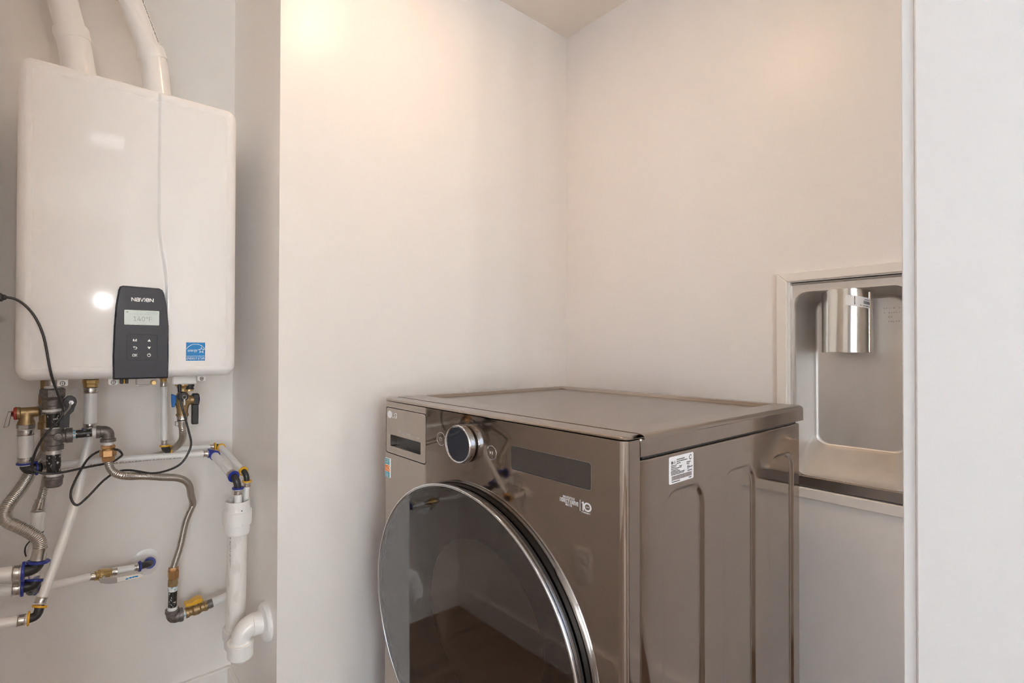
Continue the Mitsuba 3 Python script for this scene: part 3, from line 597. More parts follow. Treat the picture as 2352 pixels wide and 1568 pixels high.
# vent pipes on top of the heater
def vent(key, low, mid, top, r, ring2=None):
    low, mid, top = V(*low), V(*mid), V(*top); d = (top - mid) / np.linalg.norm(top - mid); e = (mid - low) / np.linalg.norm(mid - low)
    b = (d + e) / np.linalg.norm(d + e)
    obj(key + '__elbow', sweep(curve([low, low + (mid - low) * .55, mid - e * .012, mid + d * .012], .006), r * 1.04, 32), 'm_pvc', 40)
    obj(key + '__coupling', lathe(mid - d * .008, mid + d, [(0, r * 1.05), (.003, r * 1.10), (.028, r * 1.12), (.030, r * 1.10), (.030, r)], 40), 'm_pvc', 40)
    obj(key + '__collar', lathe(low, low + e, [(0, r * 1.16), (.028, r * 1.16), (.032, r * 1.05)], 40), 'm_pvc', 40)
    obj(key + '__pipe', sweep([mid, (mid + top) / 2, top], r * .95, 32), 'm_pvc', 40)
    if ring2:
        c = V(*ring2); obj(key + '__coupling', lathe(c, c + d, [(0, r), (0, r * 1.12), (.03, r * 1.12), (.034, r * 1.05), (.12, r * 1.05)], 40), 'm_pvc', 40)
    return d
vent('vent_pipe', (-.25, -1.531, 1.7225), (-.25, -1.5555, 1.868), (-.25, -1.668, 2.308), .0345)
tag('vent_pipe', 'white plastic vent pipe leaning left, above the left of the water heater', 'vent pipe')
vd = vent('vent_pipe_001', (-.25, -1.362, 1.7225), (-.25, -1.3815, 1.879), (-.25, -1.549, 2.308), .0315, (-.25, -1.435, 2.018))
side = V(.62, .74, 0); side -= vd * (side @ vd); side /= np.linalg.norm(side); ds, t, rv = [], .032, random.Random(4)
while t < .138:
    w = rv.uniform(.003, .009); p = V(-.25, -1.3815, 1.879) + vd * t + side * .0297
    ds.append(place(box((-.0013, 0, 0), (.0013, w, .0006)), p, np.cross(vd, side), vd)); t += w + rv.uniform(.001, .003)
obj('vent_pipe_001__print', cat(*ds), 'm_dark_ink', False)
tag('vent_pipe_001', 'white plastic vent pipe with black printed line, nearer the wall corner', 'vent pipe')

# ------------------------------------------------------------------ pipework
def pipe(key, P, r, m='m_pex', n=22, step=.006, straight=False):
    return obj(key, sweep(np.array(P, float) if straight else curve(P, step), r, n), m, 50)
def crimp(key, c, d, r, L=.013):
    c, d = V(*c), V(*d); d /= np.linalg.norm(d)
    return obj(key + '__crimp_ring', lathe(c - d * L / 2, c + d, [(0, r), (0, r * 1.13), (.0012, r * 1.15), (.0024, r * 1.05), (L * .5, r * 1.07), (L - .0024, r * 1.05), (L - .0012, r * 1.13), (L, r * 1.13), (L, r)], 28), 'm_crimp', 35)
def flange(key, c, d, r, m, th=.0042):
    c, d = V(*c), V(*d); d /= np.linalg.norm(d)
    return obj(key + '__fitting_ring', lathe(c - d * th / 2, c + d, [(0, r * 1.1), (0, r * 1.34), (.0010, r * 1.42), (th - .001, r * 1.42), (th, r * 1.34), (th, r * 1.1)], 32), m, 40)
def elbow(key, P, r): return obj(key + '__elbow', sweep(curve(P, .003), r, 20), 'm_black_soft', 50)
def flexhose(key, P, r, pitch=.0040):
    C = curve(P, pitch / 6); s = np.arange(len(C)) * pitch / 6
    return obj(key, sweep(C, r * (1 - .045 * (1 - np.cos(s / pitch * 2 * np.pi)) ), 20), 'm_flex', 80)

# black iron gas pipe
GX = -.200
g = lambda y, z: V(GX, y, z)
K = 'gas_pipe'
obj(K + '__inlet_nipple', cyl(g(-1.589, 1.06), g(-1.588, 1.018), .0115), 'm_zinc')
obj(K + '__inlet_tape', cyl(g(-1.589, 1.032), g(-1.588, 1.022), .0155), 'm_tape')
obj(K + '__union_nut', lathe(g(-1.588, 1.026), g(-1.587, .9), [(0, .022), (.003, .0258), (.019, .0258), (.022, .0235), (.026, .0205), (.034, .0198)], 8, .3), 'm_iron', 20)
obj(K + '__union_end', lathe(g(-1.587, 1.000), g(-1.586, .9), [(0, .0185), (.004, .0205), (.013, .0205), (.0145, .0185), (.022, .0200), (.031, .0200), (.032, .0145)], 32), 'm_iron')
obj(K + '__tape', cyl(g(-1.5865, .979), g(-1.5862, .973), .0206), 'm_tape')
obj(K + '__nipple', cyl(g(-1.586, .975), g(-1.585, .928), .0140), 'm_nipple')
obj(K + '__tape', cyl(g(-1.585, .937), g(-1.585, .930), .0165), 'm_tape')
tee = m3.Manifold()
def mlathe(p0, p1, prof, n=40):
    m = as_tm(lathe(p0, p1, prof, n)); m.merge_vertices(); trimesh.repair.fix_normals(m); return m3.Manifold(m3.Mesh(m.vertices.astype(np.float32), m.faces.astype(np.uint32)))
t1 = mlathe(g(-1.585, .934), g(-1.585, .8), [(0, .0150), (.001, .0198), (.012, .0200), (.014, .0175), (.026, .0165), (.037, .0175), (.039, .0200), (.049, .0198), (.050, .0150)])
t2 = mlathe(g(-1.585, .914), g(-1.52, .9155), [(0, .0155), (.020, .0155), (.022, .0150), (.024, .0172), (.036, .0172), (.0365, .012)])
t3 = mlathe(V(GX, -1.5765, .9165), V(0, -1.5765, .9165), [(0, .0085), (.022, .0085), (.0235, .0075), (.0238, .005), (.025, .005), (.0255, .0042)])
obj(K + '__tee', as_tm(t1 + t2 + t3), 'm_iron', 35)
obj(K + '__nipple', cyl(g(-1.585, .888), g(-1.584, .818), .0138), 'm_nipple')
obj(K + '__tape', cyl(g(-1.585, .886), g(-1.585, .875), .0150), 'm_galv')
obj(K + '__tape', cyl(g(-1.584, .832), g(-1.584, .822), .0150), 'm_tape')
obj(K + '__cap', lathe(g(-1.584, .825), g(-1.584, .7), [(0, .0150), (.001, .0190), (.006, .0192), (.0075, .0178), (.020, .0172), (.025, .014), (.0265, .006)], 40), 'm_iron')
obj(K + '__nipple', cyl(g(-1.551, .9155), g(-1.500, .9170), .0095), 'm_nipple')
obj(K + '__tape', cyl(g(-1.551, .9155), g(-1.543, .9157), .0105), 'm_dope')
obj(K + '__tape', cyl(g(-1.511, .9168), g(-1.500, .917), .0108), 'm_tape')
e1 = as_tm(sweep(curve([g(-1.497, .9170), g(-1.488, .9172), g(-1.4805, .9135), g(-1.478, .9055), g(-1.478, .897)], .002), .0135, 32))
e2 = lathe(g(-1.503, .917), g(-1.4, .917), [(0, .011), (.0005, .0150), (.008, .0150), (.009, .0135)], 36)
e3 = lathe(g(-1.478, .8915), g(-1.478, 1), [(0, .011), (.0005, .0165), (.0075, .0165), (.009, .0138)], 36)
obj(K + '__elbow', cat(e1, e2, e3), 'm_iron', 40)
tag(K, 'dark iron gas pipe with tee and capped drip leg under the heater', 'gas pipe')

CAMV = V(1.174, -1.55, 1.122)
def away(p, t): return CAMV + (V(*p) - CAMV) * t
# corrugated gas hose with its brass ends
K = 'gas_hose'
obj(K + '__tape', cyl(g(-1.478, .8935), g(-1.478, .8835), .0115), 'm_tape')
obj(K + '__brass_nut', hexnut(g(-1.478, .884), g(-1.478, .8755), .0158, .3), 'm_copper_brass', False)
obj(K + '__brass_nut', hexnut(g(-1.478, .8735), g(-1.4775, .8565), .0180, .1), 'm_copper_brass', False)
obj(K + '__brass_nut', hexnut(g(-1.4775, .8565), g(-1.477, .845), .0150, .5), 'm_copper_brass', False)
obj(K + '__brass_stem', cyl(g(-1.478, .876), g(-1.478, .873), .0125), 'm_brass')
HP = [(-.2, -1.477, .849), (-.200, -1.476, .837), (-.200, -1.469, .820), (-.190, -1.452, .809), (-.190, -1.426, .803), (-.190, -1.392, .798), (-.195, -1.357, .789), (-.198, -1.325, .782), (-.200, -1.305, .771), (-.200, -1.294, .755), (-.200, -1.291, .735), (-.200, -1.2865, .716), (-.200, -1.2865, .703), (-.200, -1.295, .683), (-.200, -1.303, .661), (-.200, -1.309, .634), (-.200, -1.318, .593), (-.200, -1.327, .565), (-.200, -1.331, .549)]
flexhose(K + '__hose', [away(p, 1 + .10 * min(1, max(0, i - 3) / 9)) for i, p in enumerate(HP)], .0097, .0037)
obj(K + '__brass_nut', hexnut(away(g(-1.331, .553), 1.1), away(g(-1.3312, .545), 1.1), .0134, .2), 'm_copper_brass', False)
obj(K + '__brass_nut', hexnut(away(g(-1.3312, .545), 1.1), away(g(-1.3315, .5245), 1.1), .0156, .5), 'm_copper_brass', False)
obj(K + '__brass_nut', hexnut(away(g(-1.3315, .524), 1.1), away(g(-1.332, .505), 1.1), .0145, .8), 'm_brass_old', False)
say(K + '__hose', 'ribbed stainless steel hose')
tag(K, 'ribbed stainless gas hose with brass ends sweeping right and down the wall', 'gas hose')
K = 'gas_shutoff_valve'
obj(K + '__tape', cyl(g(-1.332, .5055), g(-1.332, .4925), .0118), 'm_dope')
obj(K + '__nipple', cyl(g(-1.332, .494), g(-1.333, .444), .0105), 'm_nipple')
obj(K + '__tape', cyl(g(-1.3325, .452), g(-1.3328, .4425), .0120), 'm_tape')
e1 = sweep(curve([g(-1.333, .440), g(-1.333, .432), g(-1.3305, .4255), g(-1.322, .4235), g(-1.314, .4238)], .002), .0150, 32)
obj(K + '__elbow', cat(e1, lathe(g(-1.333, .4445), g(-1.333, .3), [(0, .011), (.0005, .0172), (.008, .0172), (.010, .015)], 36), lathe(g(-1.3075, .424), g(-1.4, .424), [(0, .011), (.0005, .0165), (.008, .0165), (.010, .015)], 36)), 'm_iron', 40)
obj(K + '__tape', cyl(g(-1.309, .424), g(-1.300, .4246), .0112), 'm_dope')
obj(K + '__body', lathe(g(-1.302, .4245), g(-1.24, .4305), [(0, .0115), (.001, .0130), (.008, .0130), (.009, .0115), (.016, .0112), (.020, .0140), (.034, .0140), (.038, .0112), (.046, .0115), (.047, .0130), (.054, .0130), (.055, .010)], 28), 'm_brass_old')
obj(K + '__stem', cyl(g(-1.2755, .432), g(-1.2765, .4475), .006), 'm_zinc')
obj(K + '__handle', cat(rbox((-.213, -1.304, .4440), (-.187, -1.283, .4520), .003), rbox((-.213, -1.2690, .4470), (-.187, -1.2595, .4550), .003), hplate(sg.Polygon([(-1.288, .4435), (-1.263, .4465), (-1.262, .4545), (-1.270, .4575), (-1.281, .4555), (-1.288, .4515)]), -.2125, .025, .002)), 'm_yellow', 30)
say(K + '__handle', 'yellow lever handle')
pipe(K + '__supply_pipe', [(GX, -1.247, .4298), (GX, -1.238, .4312), (GX, -1.1255, .4515)], .0105, 'm_pvc', straight=True)
obj(K + '__iron_end', cyl(g(-1.248, .4298), g(-1.234, .4317), .0112), 'm_iron')
for k in [k for k in scene if k.startswith(K + '__')]: scene[k]['to_world'] = about(1.10)
tag(K, 'gas shut-off valve with yellow handle low on the nook wall', 'valve')

# hot side service valve with its relief valve
K = 'hot_service_valve'
vx = -.262
obj(K + '__stem_pipe', lathe(V(vx, -1.600, 1.062), V(vx, -1.600, .8), [(0, .0165), (.02, .0165), (.022, .013), (.05, .013), (.055, .0165), (.075, .0172), (.078, .0155), (.118, .0155), (.120, .0175), (.136, .0175), (.138, .012), (.19, .012)], 32), 'm_brass_old')
obj(K + '__outlet_nut', hexnut(V(-.235, -1.602, .9745), V(-.222, -1.616, .9722), .0135, .2), 'm_zinc', False)
obj(K + '__outlet', cyl(V(vx, -1.598, .975), V(-.222, -1.610, .9725), .0115), 'm_brass_old')
b1 = mlathe(V(-.220, -1.653, .9705), V(-.220, -1.6, .9728), [(0, .0105), (.001, .0138), (.006, .0138), (.008, .0122), (.030, .0118), (.038, .0108), (.040, .0098)])
b2 = mlathe(V(-.220, -1.636, .972), V(-.220, -1.6365, .9), [(0, .0125), (.016, .0135), (.023, .0165), (.027, .0168), (.0275, .012)])
obj(K + '__relief_valve', as_tm(b1 + b2), 'm_brass_old', 35)
obj(K + '__relief_valve__cap', lathe(V(-.220, -1.6525, .9705), V(-.220, -1.7, .9695), [(0, .0142), (.0045, .0142), (.006, .0125), (.0062, .0065), (.010, .006), (.0105, .003)], 28), 'm_red')
say(K + '__relief_valve__cap', 'red cap')
obj(K + '__relief_valve__lever', cat(hplate(sg.Polygon([(-1.6665, .978), (-1.6605, .976), (-1.6655, .9450), (-1.6745, .9425)]), -.208, .009, .0008), cyl((-.204, -1.664, .973), (-.220, -1.660, .970), .003)), 'm_flange', 25)
obj(K + '__spring_clip', ring(V(-.220, -1.6365, .944), V(0, .05, 1), .0172, .0010, 28, 6), 'm_zinc')
hp = [(-1.5650, 1.000), (-1.5600, 1.0080), (-1.5520, 1.0090), (-1.5450, 1.004), (-1.5435, .994), (-1.5450, .984), (-1.5480, .974), (-1.5550, .966), (-1.5560, .938), (-1.5730, .938), (-1.5730, .962), (-1.5640, .975), (-1.5630, .988)]
obj(K + '__handle', place(extr(sg.Polygon(hp).buffer(.001).buffer(-.0005), .011), V(-.178, 0, 0), hy, hz), 'm_black', 30)
obj(K + '__handle__hub', lathe(V(-.19, -1.555, .994), V(0, -1.555, .994), [(0, .0135), (.018, .0140), (.024, .0125), (.0245, .007)], 12), 'm_black', 25)
obj(K + '__handle__nut', hexnut(V(-.167, -1.552, .9945), V(-.160, -1.552, .9945), .0055), 'm_zinc', False)
obj(K + '__handle__link', sweep([V(-.162, -1.5525, .9945), V(-.162, -1.5545, .985), V(-.163, -1.5590, .9765), V(-.165, -1.5660, .967)], .0024, 10), 'm_zinc')
obj(K + '__handle__axle', cyl(V(vx, -1.598, .992), V(-.175, -1.556, .994), .008), 'm_zinc')
tag(K, 'brass service valve with red relief cap and black handle, left of the gas pipe', 'valve')

# relief drain: down, along the wall, then forward to the standpipe
K = 'relief_drain_pipe'
obj(K + '__adapter', hexnut(V(-.22, -1.6365, .9455), V(-.22, -1.637, .9345), .0178, .2), 'm_zinc', False)
pipe(K + '__pipe', [(-.22, -1.637, .936), (-.22, -1.636, .852)], .0142, straight=True)
crimp(K, (-.22, -1.637, .9265), (0, 0, 1), .0142); crimp(K, (-.22, -1.636, .8655), (0, 0, 1), .0142, .011)
flange(K, (-.22, -1.636, .8565), (0, 0, 1), .0128, 'm_blue')
elbow(K, [(-.22, -1.636, .858), (-.22, -1.636, .849), (-.221, -1.631, .843), (-.222, -1.622, .842), (-.225, -1.612, .842)], .0115)
flange(K, (-.2235, -1.617, .842), (-.2, 1, 0), .0115, 'm_blue'); crimp(K, (-.232, -1.605, .8415), (-.5, 1, -.03), .0100, .011)
pipe(K + '__pipe', [(-.230, -1.610, .8415), (-.255, -1.585, .8375), (-.27, -1.560, .8345), (-.287, -1.50, .830), (-.300, -1.42, .8243), (-.300, -1.30, .8188), (-.300, -1.2265, .8150)], .0089)
crimp(K, (-.300, -1.2345, .8153), (0, 1, -.045), .0092, .011); flange(K, (-.300, -1.2245, .8150), (0, 1, -.045), .0092, 'm_blue')
obj(K + '__elbow', sweep(curve([(-.300, -1.226, .8150), (-.300, -1.216, .8145), (-.296, -1.2115, .813), (-.287, -1.2095, .8095)], .002), .0105, 18), 'm_blue', 50)
flange(K, (-.288, -1.2098, .8092), (.92, .1, -.21), .0105, 'm_blue')
pipe(K + '__pipe', [(-.288, -1.2102, .8080), (-.152, -1.1930, .7760)], .0118, straight=True)
crimp(K, (-.164, -1.1945, .7788), (.95, .12, -.23), .0118, .011); flange(K, (-.153, -1.1930, .7762), (.95, .12, -.23), .0110, 'm_blue')
elbow(K, [(-.158, -1.1938, .7775), (-.148, -1.1915, .7735), (-.1415, -1.1890, .766), (-.140, -1.1862, .754), (-.140, -1.1855, .745)], .0095)
flange(K, (-.140, -1.1850, .7475), (0, 0, 1), .0110, 'm_blue'); crimp(K, (-.140, -1.185, .7365), (0, 0, 1), .0100, .011)
pipe(K + '__pipe', [(-.140, -1.185, .744), (-.140, -1.184, .672)], .0098, straight=True)
pr2 = random.Random(8); ds = []; y = -1.52
while y < -1.30:
    w = pr2.uniform(.003, .008); t = (y + 1.5) / .2; xx = -.287 - .013 * min(max(t, 0), .4) / .4
    zz = np.interp(y, [-1.56, -1.5, -1.42, -1.30, -1.22], [.8345, .830, .8243, .8188, .815])
    ds.append(rbox((np.interp(y, [-1.56, -1.5, -1.42], [-.27, -.287, -.30]) + .0052, y, zz - .0078), (np.interp(y, [-1.56, -1.5, -1.42], [-.27, -.287, -.30]) + .0070, y + w, zz - .0058), .0003)); y += w + pr2.uniform(.001, .004)
obj(K + '__print', cat(*ds), 'm_mid_ink', False)
tag(K, 'white pipe with dark blue fitting rings running right to the drain standpipe', 'pipe')

# hot outlet pipe slanting down to the lower left
K = 'hot_water_pipe'
obj(K + '__nut', hexnut(V(-.25, -1.513, 1.056), V(-.25, -1.513, 1.038), .0165), 'm_black', False)
obj(K + '__nut', lathe(V(-.25, -1.513, 1.041), V(-.25, -1.513, .9), [(0, .0165), (.002, .0180), (.010, .0180), (.0115, .0160), (.019, .0160), (.020, .013)], 12), 'm_brass', 20)
pipe(K + '__pipe', [(-.25, -1.513, 1.02), (-.25, -1.514, .921)], .0142, straight=True)
crimp(K, (-.25, -1.513, 1.0135), (0, 0, 1), .0142); crimp(K, (-.25, -1.514, .9275), (0, 0, 1), .0136, .011); flange(K, (-.25, -1.514, .9195), (0, 0, 1), .0122, 'm_blue', .003)
pipe(K + '__pipe', [(-.25, -1.514, .922), (-.249, -1.5155, .898), (-.225, -1.5277, .835), (-.2, -1.540, .768), (-.12, -1.603, .575)], .0098, n=24)
crimp(K, (-.1215, -1.6018, .5795), (.35, -.3, -.88), .0100, .012); flange(K, (-.1180, -1.6040, .5685), (.3, -.3, -.9), .0100, 'm_yellow')
elbow(K, [(-.1185, -1.6040, .570), (-.116, -1.6055, .5600), (-.115, -1.6100, .5520), (-.115, -1.619, .5495), (-.115, -1.628, .5500)], .0088)
flange(K, (-.115, -1.6225, .5495), (0, 1, -.07), .0100, 'm_yellow'); crimp(K, (-.115, -1.6345, .5503), (0, 1, -.07), .0100, .014)
pipe(K + '__pipe', [(-.115, -1.625, .5497), (-.115, -1.7095, .5570)], .0100, straight=True)
tag(K, 'white slanting pipe with orange-yellow fitting rings at its lower elbow', 'pipe')

# ribbed water hoses and the pipes below them
K = 'water_hose'
flexhose(K + '__hose', [(vx, -1.600, .900), (-.264, -1.601, .878), (-.262, -1.607, .860), (-.256, -1.620, .842), (-.230, -1.636, .815), (-.205, -1.6480, .797), (-.182, -1.660, .783), (-.168, -1.6675, .766), (-.160, -1.6640, .750), (-.154, -1.6450, .735), (-.150, -1.618, .713), (-.150, -1.6075, .698), (-.150, -1.6050, .683), (-.150, -1.6055, .668)], .0130, .0037)
obj(K + '__sleeve', lathe(V(-.150, -1.6045, .684), V(-.150, -1.6085, .66), [(0, .0125), (.001, .0142), (.006, .0138), (.020, .0142), (.024, .0150), (.026, .0150), (.027, .012)], 30), 'm_crimp')
flange(K, (-.150, -1.6085, .6530), (.1, -.15, -1), .0150, 'm_blue', .005)
elbow(K, [(-.150, -1.608, .656), (-.150, -1.610, .648), (-.150, -1.615, .6415), (-.150, -1.625, .6385), (-.150, -1.634, .6385)], .0125)
flange(K, (-.150, -1.6345, .6380), (0, 1, -.06), .0142, 'm_blue', .006); crimp(K, (-.150, -1.6460, .6388), (0, 1, -.06), .0142, .014)
pipe(K + '__supply_pipe', [(-.150, -1.636, .6381), (-.150, -1.7095, .6435)], .0140, straight=True)
tag(K, 'thick ribbed stainless water hose bending at the left edge', 'hose')
K = 'cold_water_hose'
flexhose(K + '__hose', [(-.200, -1.313, .922), (-.202, -1.3115, .905), (-.215, -1.3085, .886), (-.245, -1.3085, .865), (-.285, -1.3135, .846), (-.325, -1.325, .829), (-.345, -1.36, .8150), (-.348, -1.42, .8125), (-.345, -1.50, .8160), (-.335, -1.565, .8190), (-.315, -1.596, .8120), (-.292, -1.6015, .796), (-.272, -1.605, .777), (-.254, -1.6095, .757)], .0092, .0040)
obj(K + '__sleeve', lathe(V(-.255, -1.609, .7605), V(-.240, -1.614, .733), [(0, .010), (.001, .0112), (.010, .0112), (.011, .0128), (.024, .0135), (.027, .0150), (.029, .0150), (.030, .012)], 30), 'm_crimp')
pipe(K + '__supply_pipe', [(-.2425, -1.613, .736), (-.240, -1.6145, .712), (-.240, -1.6165, .692)], .0132)
pipe(K + '__lower_pipe', [(-.240, -1.6165, .694), (-.241, -1.6200, .668), (-.240, -1.6260, .640), (-.222, -1.6250, .612), (-.204, -1.6160, .596)], .0095)
flange(K, (-.2395, -1.6163, .6905), (0, .1, 1), .0098, 'm_black', .003)
obj(K + '__cable_tie', sweep(curve([(-.236, -1.608, .690), (-.225, -1.6260, .678), (-.219, -1.6345, .668), (-.219, -1.6360, .655), (-.221, -1.634, .645)], .003), .0016, 8), 'm_black')
flange(K, (-.200, -1.6150, .5945), (.3, -.2, -.9), .0140, 'm_blue', .005)
elbow(K, [(-.202, -1.6150, .596), (-.200, -1.6170, .589), (-.200, -1.6230, .5855), (-.200, -1.632, .5853), (-.200, -1.640, .5858)], .0128)
flange(K, (-.200, -1.6385, .5857), (0, 1, -.04), .0142, 'm_blue', .006); crimp(K, (-.200, -1.6500, .5862), (0, 1, -.04), .0145, .014)
pipe(K + '__inlet_pipe', [(-.200, -1.640, .5858), (-.200, -1.7095, .5895)], .0140, straight=True)
tag(K, 'thin ribbed stainless hose from the blue-handled valve down behind the white pipe', 'hose')

# cold supply along the wall with a ball valve
K = 'cold_supply_pipe'
flange(K, (-.245, -1.6165, .5568), (-.2, 1, -.3), .0100, 'm_blue'); crimp(K, (-.2500, -1.6085, .5540), (-.2, 1, -.25), .0095, .011)
elbow(K, [(-.205, -1.626, .5780), (-.222, -1.624, .5640), (-.238, -1.620, .5585), (-.248, -1.612, .5555)], .0100)
pipe(K + '__pipe', [(-.247, -1.613, .5560), (-.27, -1.589, .546), (-.297, -1.55, .5355), (-.322, -1.511, .527)], .0094)
crimp(K, (-.3225, -1.5025, .5258), (-.1, 1, -.13), .0094, .014)
obj(K + '__ball_valve', lathe(V(-.321, -1.500, .5258), V(-.337, -1.458, .5205), [(0, .0085), (.001, .0115), (.008, .0115), (.010, .0135), (.016, .0140), (.022, .0140), (.026, .0118), (.036, .0115), (.037, .009), (.044, .009)], 28), 'm_brass')
obj(K + '__ball_valve__stem', cyl((-.326, -1.482, .522), (-.309, -1.479, .518), .006), 'm_zinc')
obj(K + '__ball_valve__lever', hplate(sg.Polygon([(-1.4900, .5225), (-1.4840, .5150), (-1.470, .5125), (-1.4500, .5180), (-1.4440, .5145), (-1.3950, .5105), (-1.3900, .5075), (-1.3910, .5030), (-1.3960, .5005), (-1.4450, .5030), (-1.4560, .5010), (-1.4720, .5040), (-1.4880, .5110)]).convex_hull, -.309, .003, .0005), 'm_zinc', False)
lv = sg.Polygon([(-1.4500, .5150), (-1.3960, .5115), (-1.3905, .5080), (-1.3905, .5045), (-1.3960, .5010), (-1.4500, .5030)])
obj(K + '__ball_valve__lever_grip', hplate(lv, -.3075, .005, .001), 'm_ivory', False)
obj(K + '__ball_valve__lever_mark', cat(*[hplate(sg.box(y, z, y + w, z + .0035), -.3025, .0003, .0001) for y, z, w in ((-1.4300, .5052, .006), (-1.4225, .5060, .006), (-1.4155, .5062, .006), (-1.4085, .5060, .007))]), 'm_blue_ink', False)
crimp(K, (-.337, -1.4545, .5200), (-.1, 1, -.13), .0094, .012)
pipe(K + '__pipe', [(-.336, -1.459, .5205), (-.352, -1.398, .5122)], .0094, straight=True)
crimp(K, (-.3510, -1.4035, .5130), (-.2, 1, -.13), .0094, .010); flange(K, (-.3550, -1.3925, .5118), (-.2, 1, -.1), .0100, 'm_blue')
elbow(K, [(-.3540, -1.394, .5120), (-.360, -1.378, .5105), (-.368, -1.3685, .5070), (-.380, -1.3640, .5035), (-.392, -1.3630, .5010)], .0092)
flange(K, (-.388, -1.3635, .5020), (-1, .05, -.2), .0110, 'm_blue'); pipe(K + '__pipe', [(-.388, -1.3635, .5020), (-.4175, -1.3620, .4960)], .0094, straight=True)
obj(K + '__wall_plate', lathe(V(XC + .0002, -1.370, .4955), V(0, -1.370, .4955), [(0, .0385), (.002, .038), (.005, .030), (.007, .014)], 44), 'm_pvc')
tag(K, 'white cold water pipe with brass ball valve and white wall plate', 'pipe')

# condensate pipe, orange-yellow rings
K = 'condensate_pipe'
obj(K + '__nut', lathe(V(-.30, -1.343, 1.054), V(-.30, -1.343, .9), [(0, .0090), (.006, .0090), (.008, .0118), (.018, .0118), (.022, .0095), (.030, .0085)], 12), 'm_brass', 25)
pipe(K + '__pipe', [(-.30, -1.343, 1.026), (-.30, -1.341, .852)], .0086, straight=True)
crimp(K, (-.30, -1.343, 1.0185), (0, 0, 1), .0086); crimp(K, (-.30, -1.3405, .8595), (0, 0, 1), .0086, .012); flange(K, (-.30, -1.340, .8500), (0, 0, 1), .0090, 'm_yellow')
elbow(K, [(-.30, -1.340, .853), (-.30, -1.340, .844), (-.302, -1.3355, .8375), (-.306, -1.328, .836), (-.310, -1.321, .8355)], .0082)
flange(K, (-.308, -1.325, .8357), (-.3, 1, 0), .0090, 'm_yellow')
pipe(K + '__pipe', [(-.308, -1.325, .8355), (-.320, -1.300, .8328), (-.333, -1.255, .8285), (-.340, -1.204, .8243)], .0072)
crimp(K, (-.3395, -1.208, .8248), (0, 1, -.1), .0076, .010); flange(K, (-.340, -1.1985, .8240), (0, 1, -.1), .0086, 'm_yellow')
elbow(K, [(-.340, -1.200, .8243), (-.340, -1.190, .8238), (-.337, -1.1845, .8230), (-.328, -1.182, .8215)], .0078); flange(K, (-.331, -1.1825, .8218), (.95, .1, -.25), .0088, 'm_yellow')
pipe(K + '__pipe', [(-.330, -1.1823, .8218), (-.172, -1.1615, .7812)], .0088, straight=True)
flange(K, (-.174, -1.162, .7815), (.95, .12, -.25), .0092, 'm_yellow')
elbow(K, [(-.178, -1.1622, .7828), (-.168, -1.1600, .7792), (-.1615, -1.1580, .7725), (-.160, -1.1565, .762), (-.160, -1.156, .755)], .0076)
flange(K, (-.160, -1.156, .7565), (0, 0, 1), .0092, 'm_yellow'); crimp(K, (-.160, -1.156, .7470), (0, 0, 1), .0084, .010)
pipe(K + '__pipe', [(-.160, -1.156, .754), (-.161, -1.160, .672)], .0078, straight=True)
tag(K, 'thin white condensate pipe with orange-yellow rings ending at the standpipe', 'pipe')

# cold service valve
K = 'cold_service_valve'
c = lambda y, z, x=-.2: V(x, y, z)
obj(K + '__inlet_nut', lathe(c(-1.313, 1.045), c(-1.313, .9), [(0, .015), (.010, .015), (.012, .0185), (.024, .0185), (.026, .014), (.032, .012)], 12), 'm_brass', 25)
obj(K + '__strainer_cap', lathe(c(-1.297, 1.024, -.198), c(-1.297, .9, -.198), [(0, .0125), (.006, .0130), (.007, .011), (.010, .011), (.0105, .0125), (.0135, .0125)], 14), 'm_black', 25)
obj(K + '__strainer_cap__band', cyl(c(-1.297, 1.011, -.198), c(-1.297, 1.006, -.198), .0105), 'm_brass')
b1 = mlathe(c(-1.3125, 1.014), c(-1.313, .9), [(0, .012), (.012, .012), (.018, .0155), (.030, .0175), (.046, .0165), (.056, .0140), (.066, .0135), (.067, .0155), (.072, .0155), (.0725, .01)])
b2 = mlathe(c(-1.313, .982), c(-1.27, .982), [(0, .0145), (.016, .0140), (.018, .0125), (.026, .0125)])
obj(K + '__body', as_tm(b1 + b2), 'm_brass_old', 35)
obj(K + '__union_nut', lathe(c(-1.313, .9435), c(-1.313, .8), [(0, .0120), (.0008, .0138), (.0045, .0138), (.0055, .0125), (.011, .0130), (.012, .0115)], 24), 'm_crimp')
obj(K + '__seal', cyl(c(-1.313, .9320), c(-1.313, .9295), .0122), 'm_black')
obj(K + '__union_nut', lathe(c(-1.313, .9298), c(-1.313, .8), [(0, .0110), (.003, .0120), (.0035, .0100), (.010, .0092), (.018, .0092)], 24), 'm_crimp')
obj(K + '__hex_tab', rbox((-.206, -1.3300, .9160), (-.196, -1.3215, .9285), .0015), 'm_zinc')
obj(K + '__drain_knob', lathe(c(-1.3155, .9935, -.188), V(0, -1.3155, .9935), [(0, .0125), (.012, .0128), (.018, .0112), (.0185, .006)], 12), 'm_black', 25)
obj(K + '__drain_knob__link', cat(ring(V(-.168, -1.3135, .9930), V(1, 0, 0), .0048, .0012, 24, 8), rbox((-.170, -1.3160, .972), (-.1665, -1.3112, .989), .0008)), 'm_zinc')
obj(K + '__blue_handle', cat(hplate(sg.Polygon([(-1.3395, .9995), (-1.3345, .9985), (-1.3320, .9935), (-1.3270, .9950), (-1.3255, .9860), (-1.3300, .9850), (-1.3300, .9750), (-1.3325, .9655), (-1.3375, .9655), (-1.3390, .9800)]).convex_hull, -.205, .010, .001), cyl(c(-1.328, .987), c(-1.318, .984), .005)), 'm_blue_handle', 25)
say(K + '__blue_handle', 'small blue drain handle')
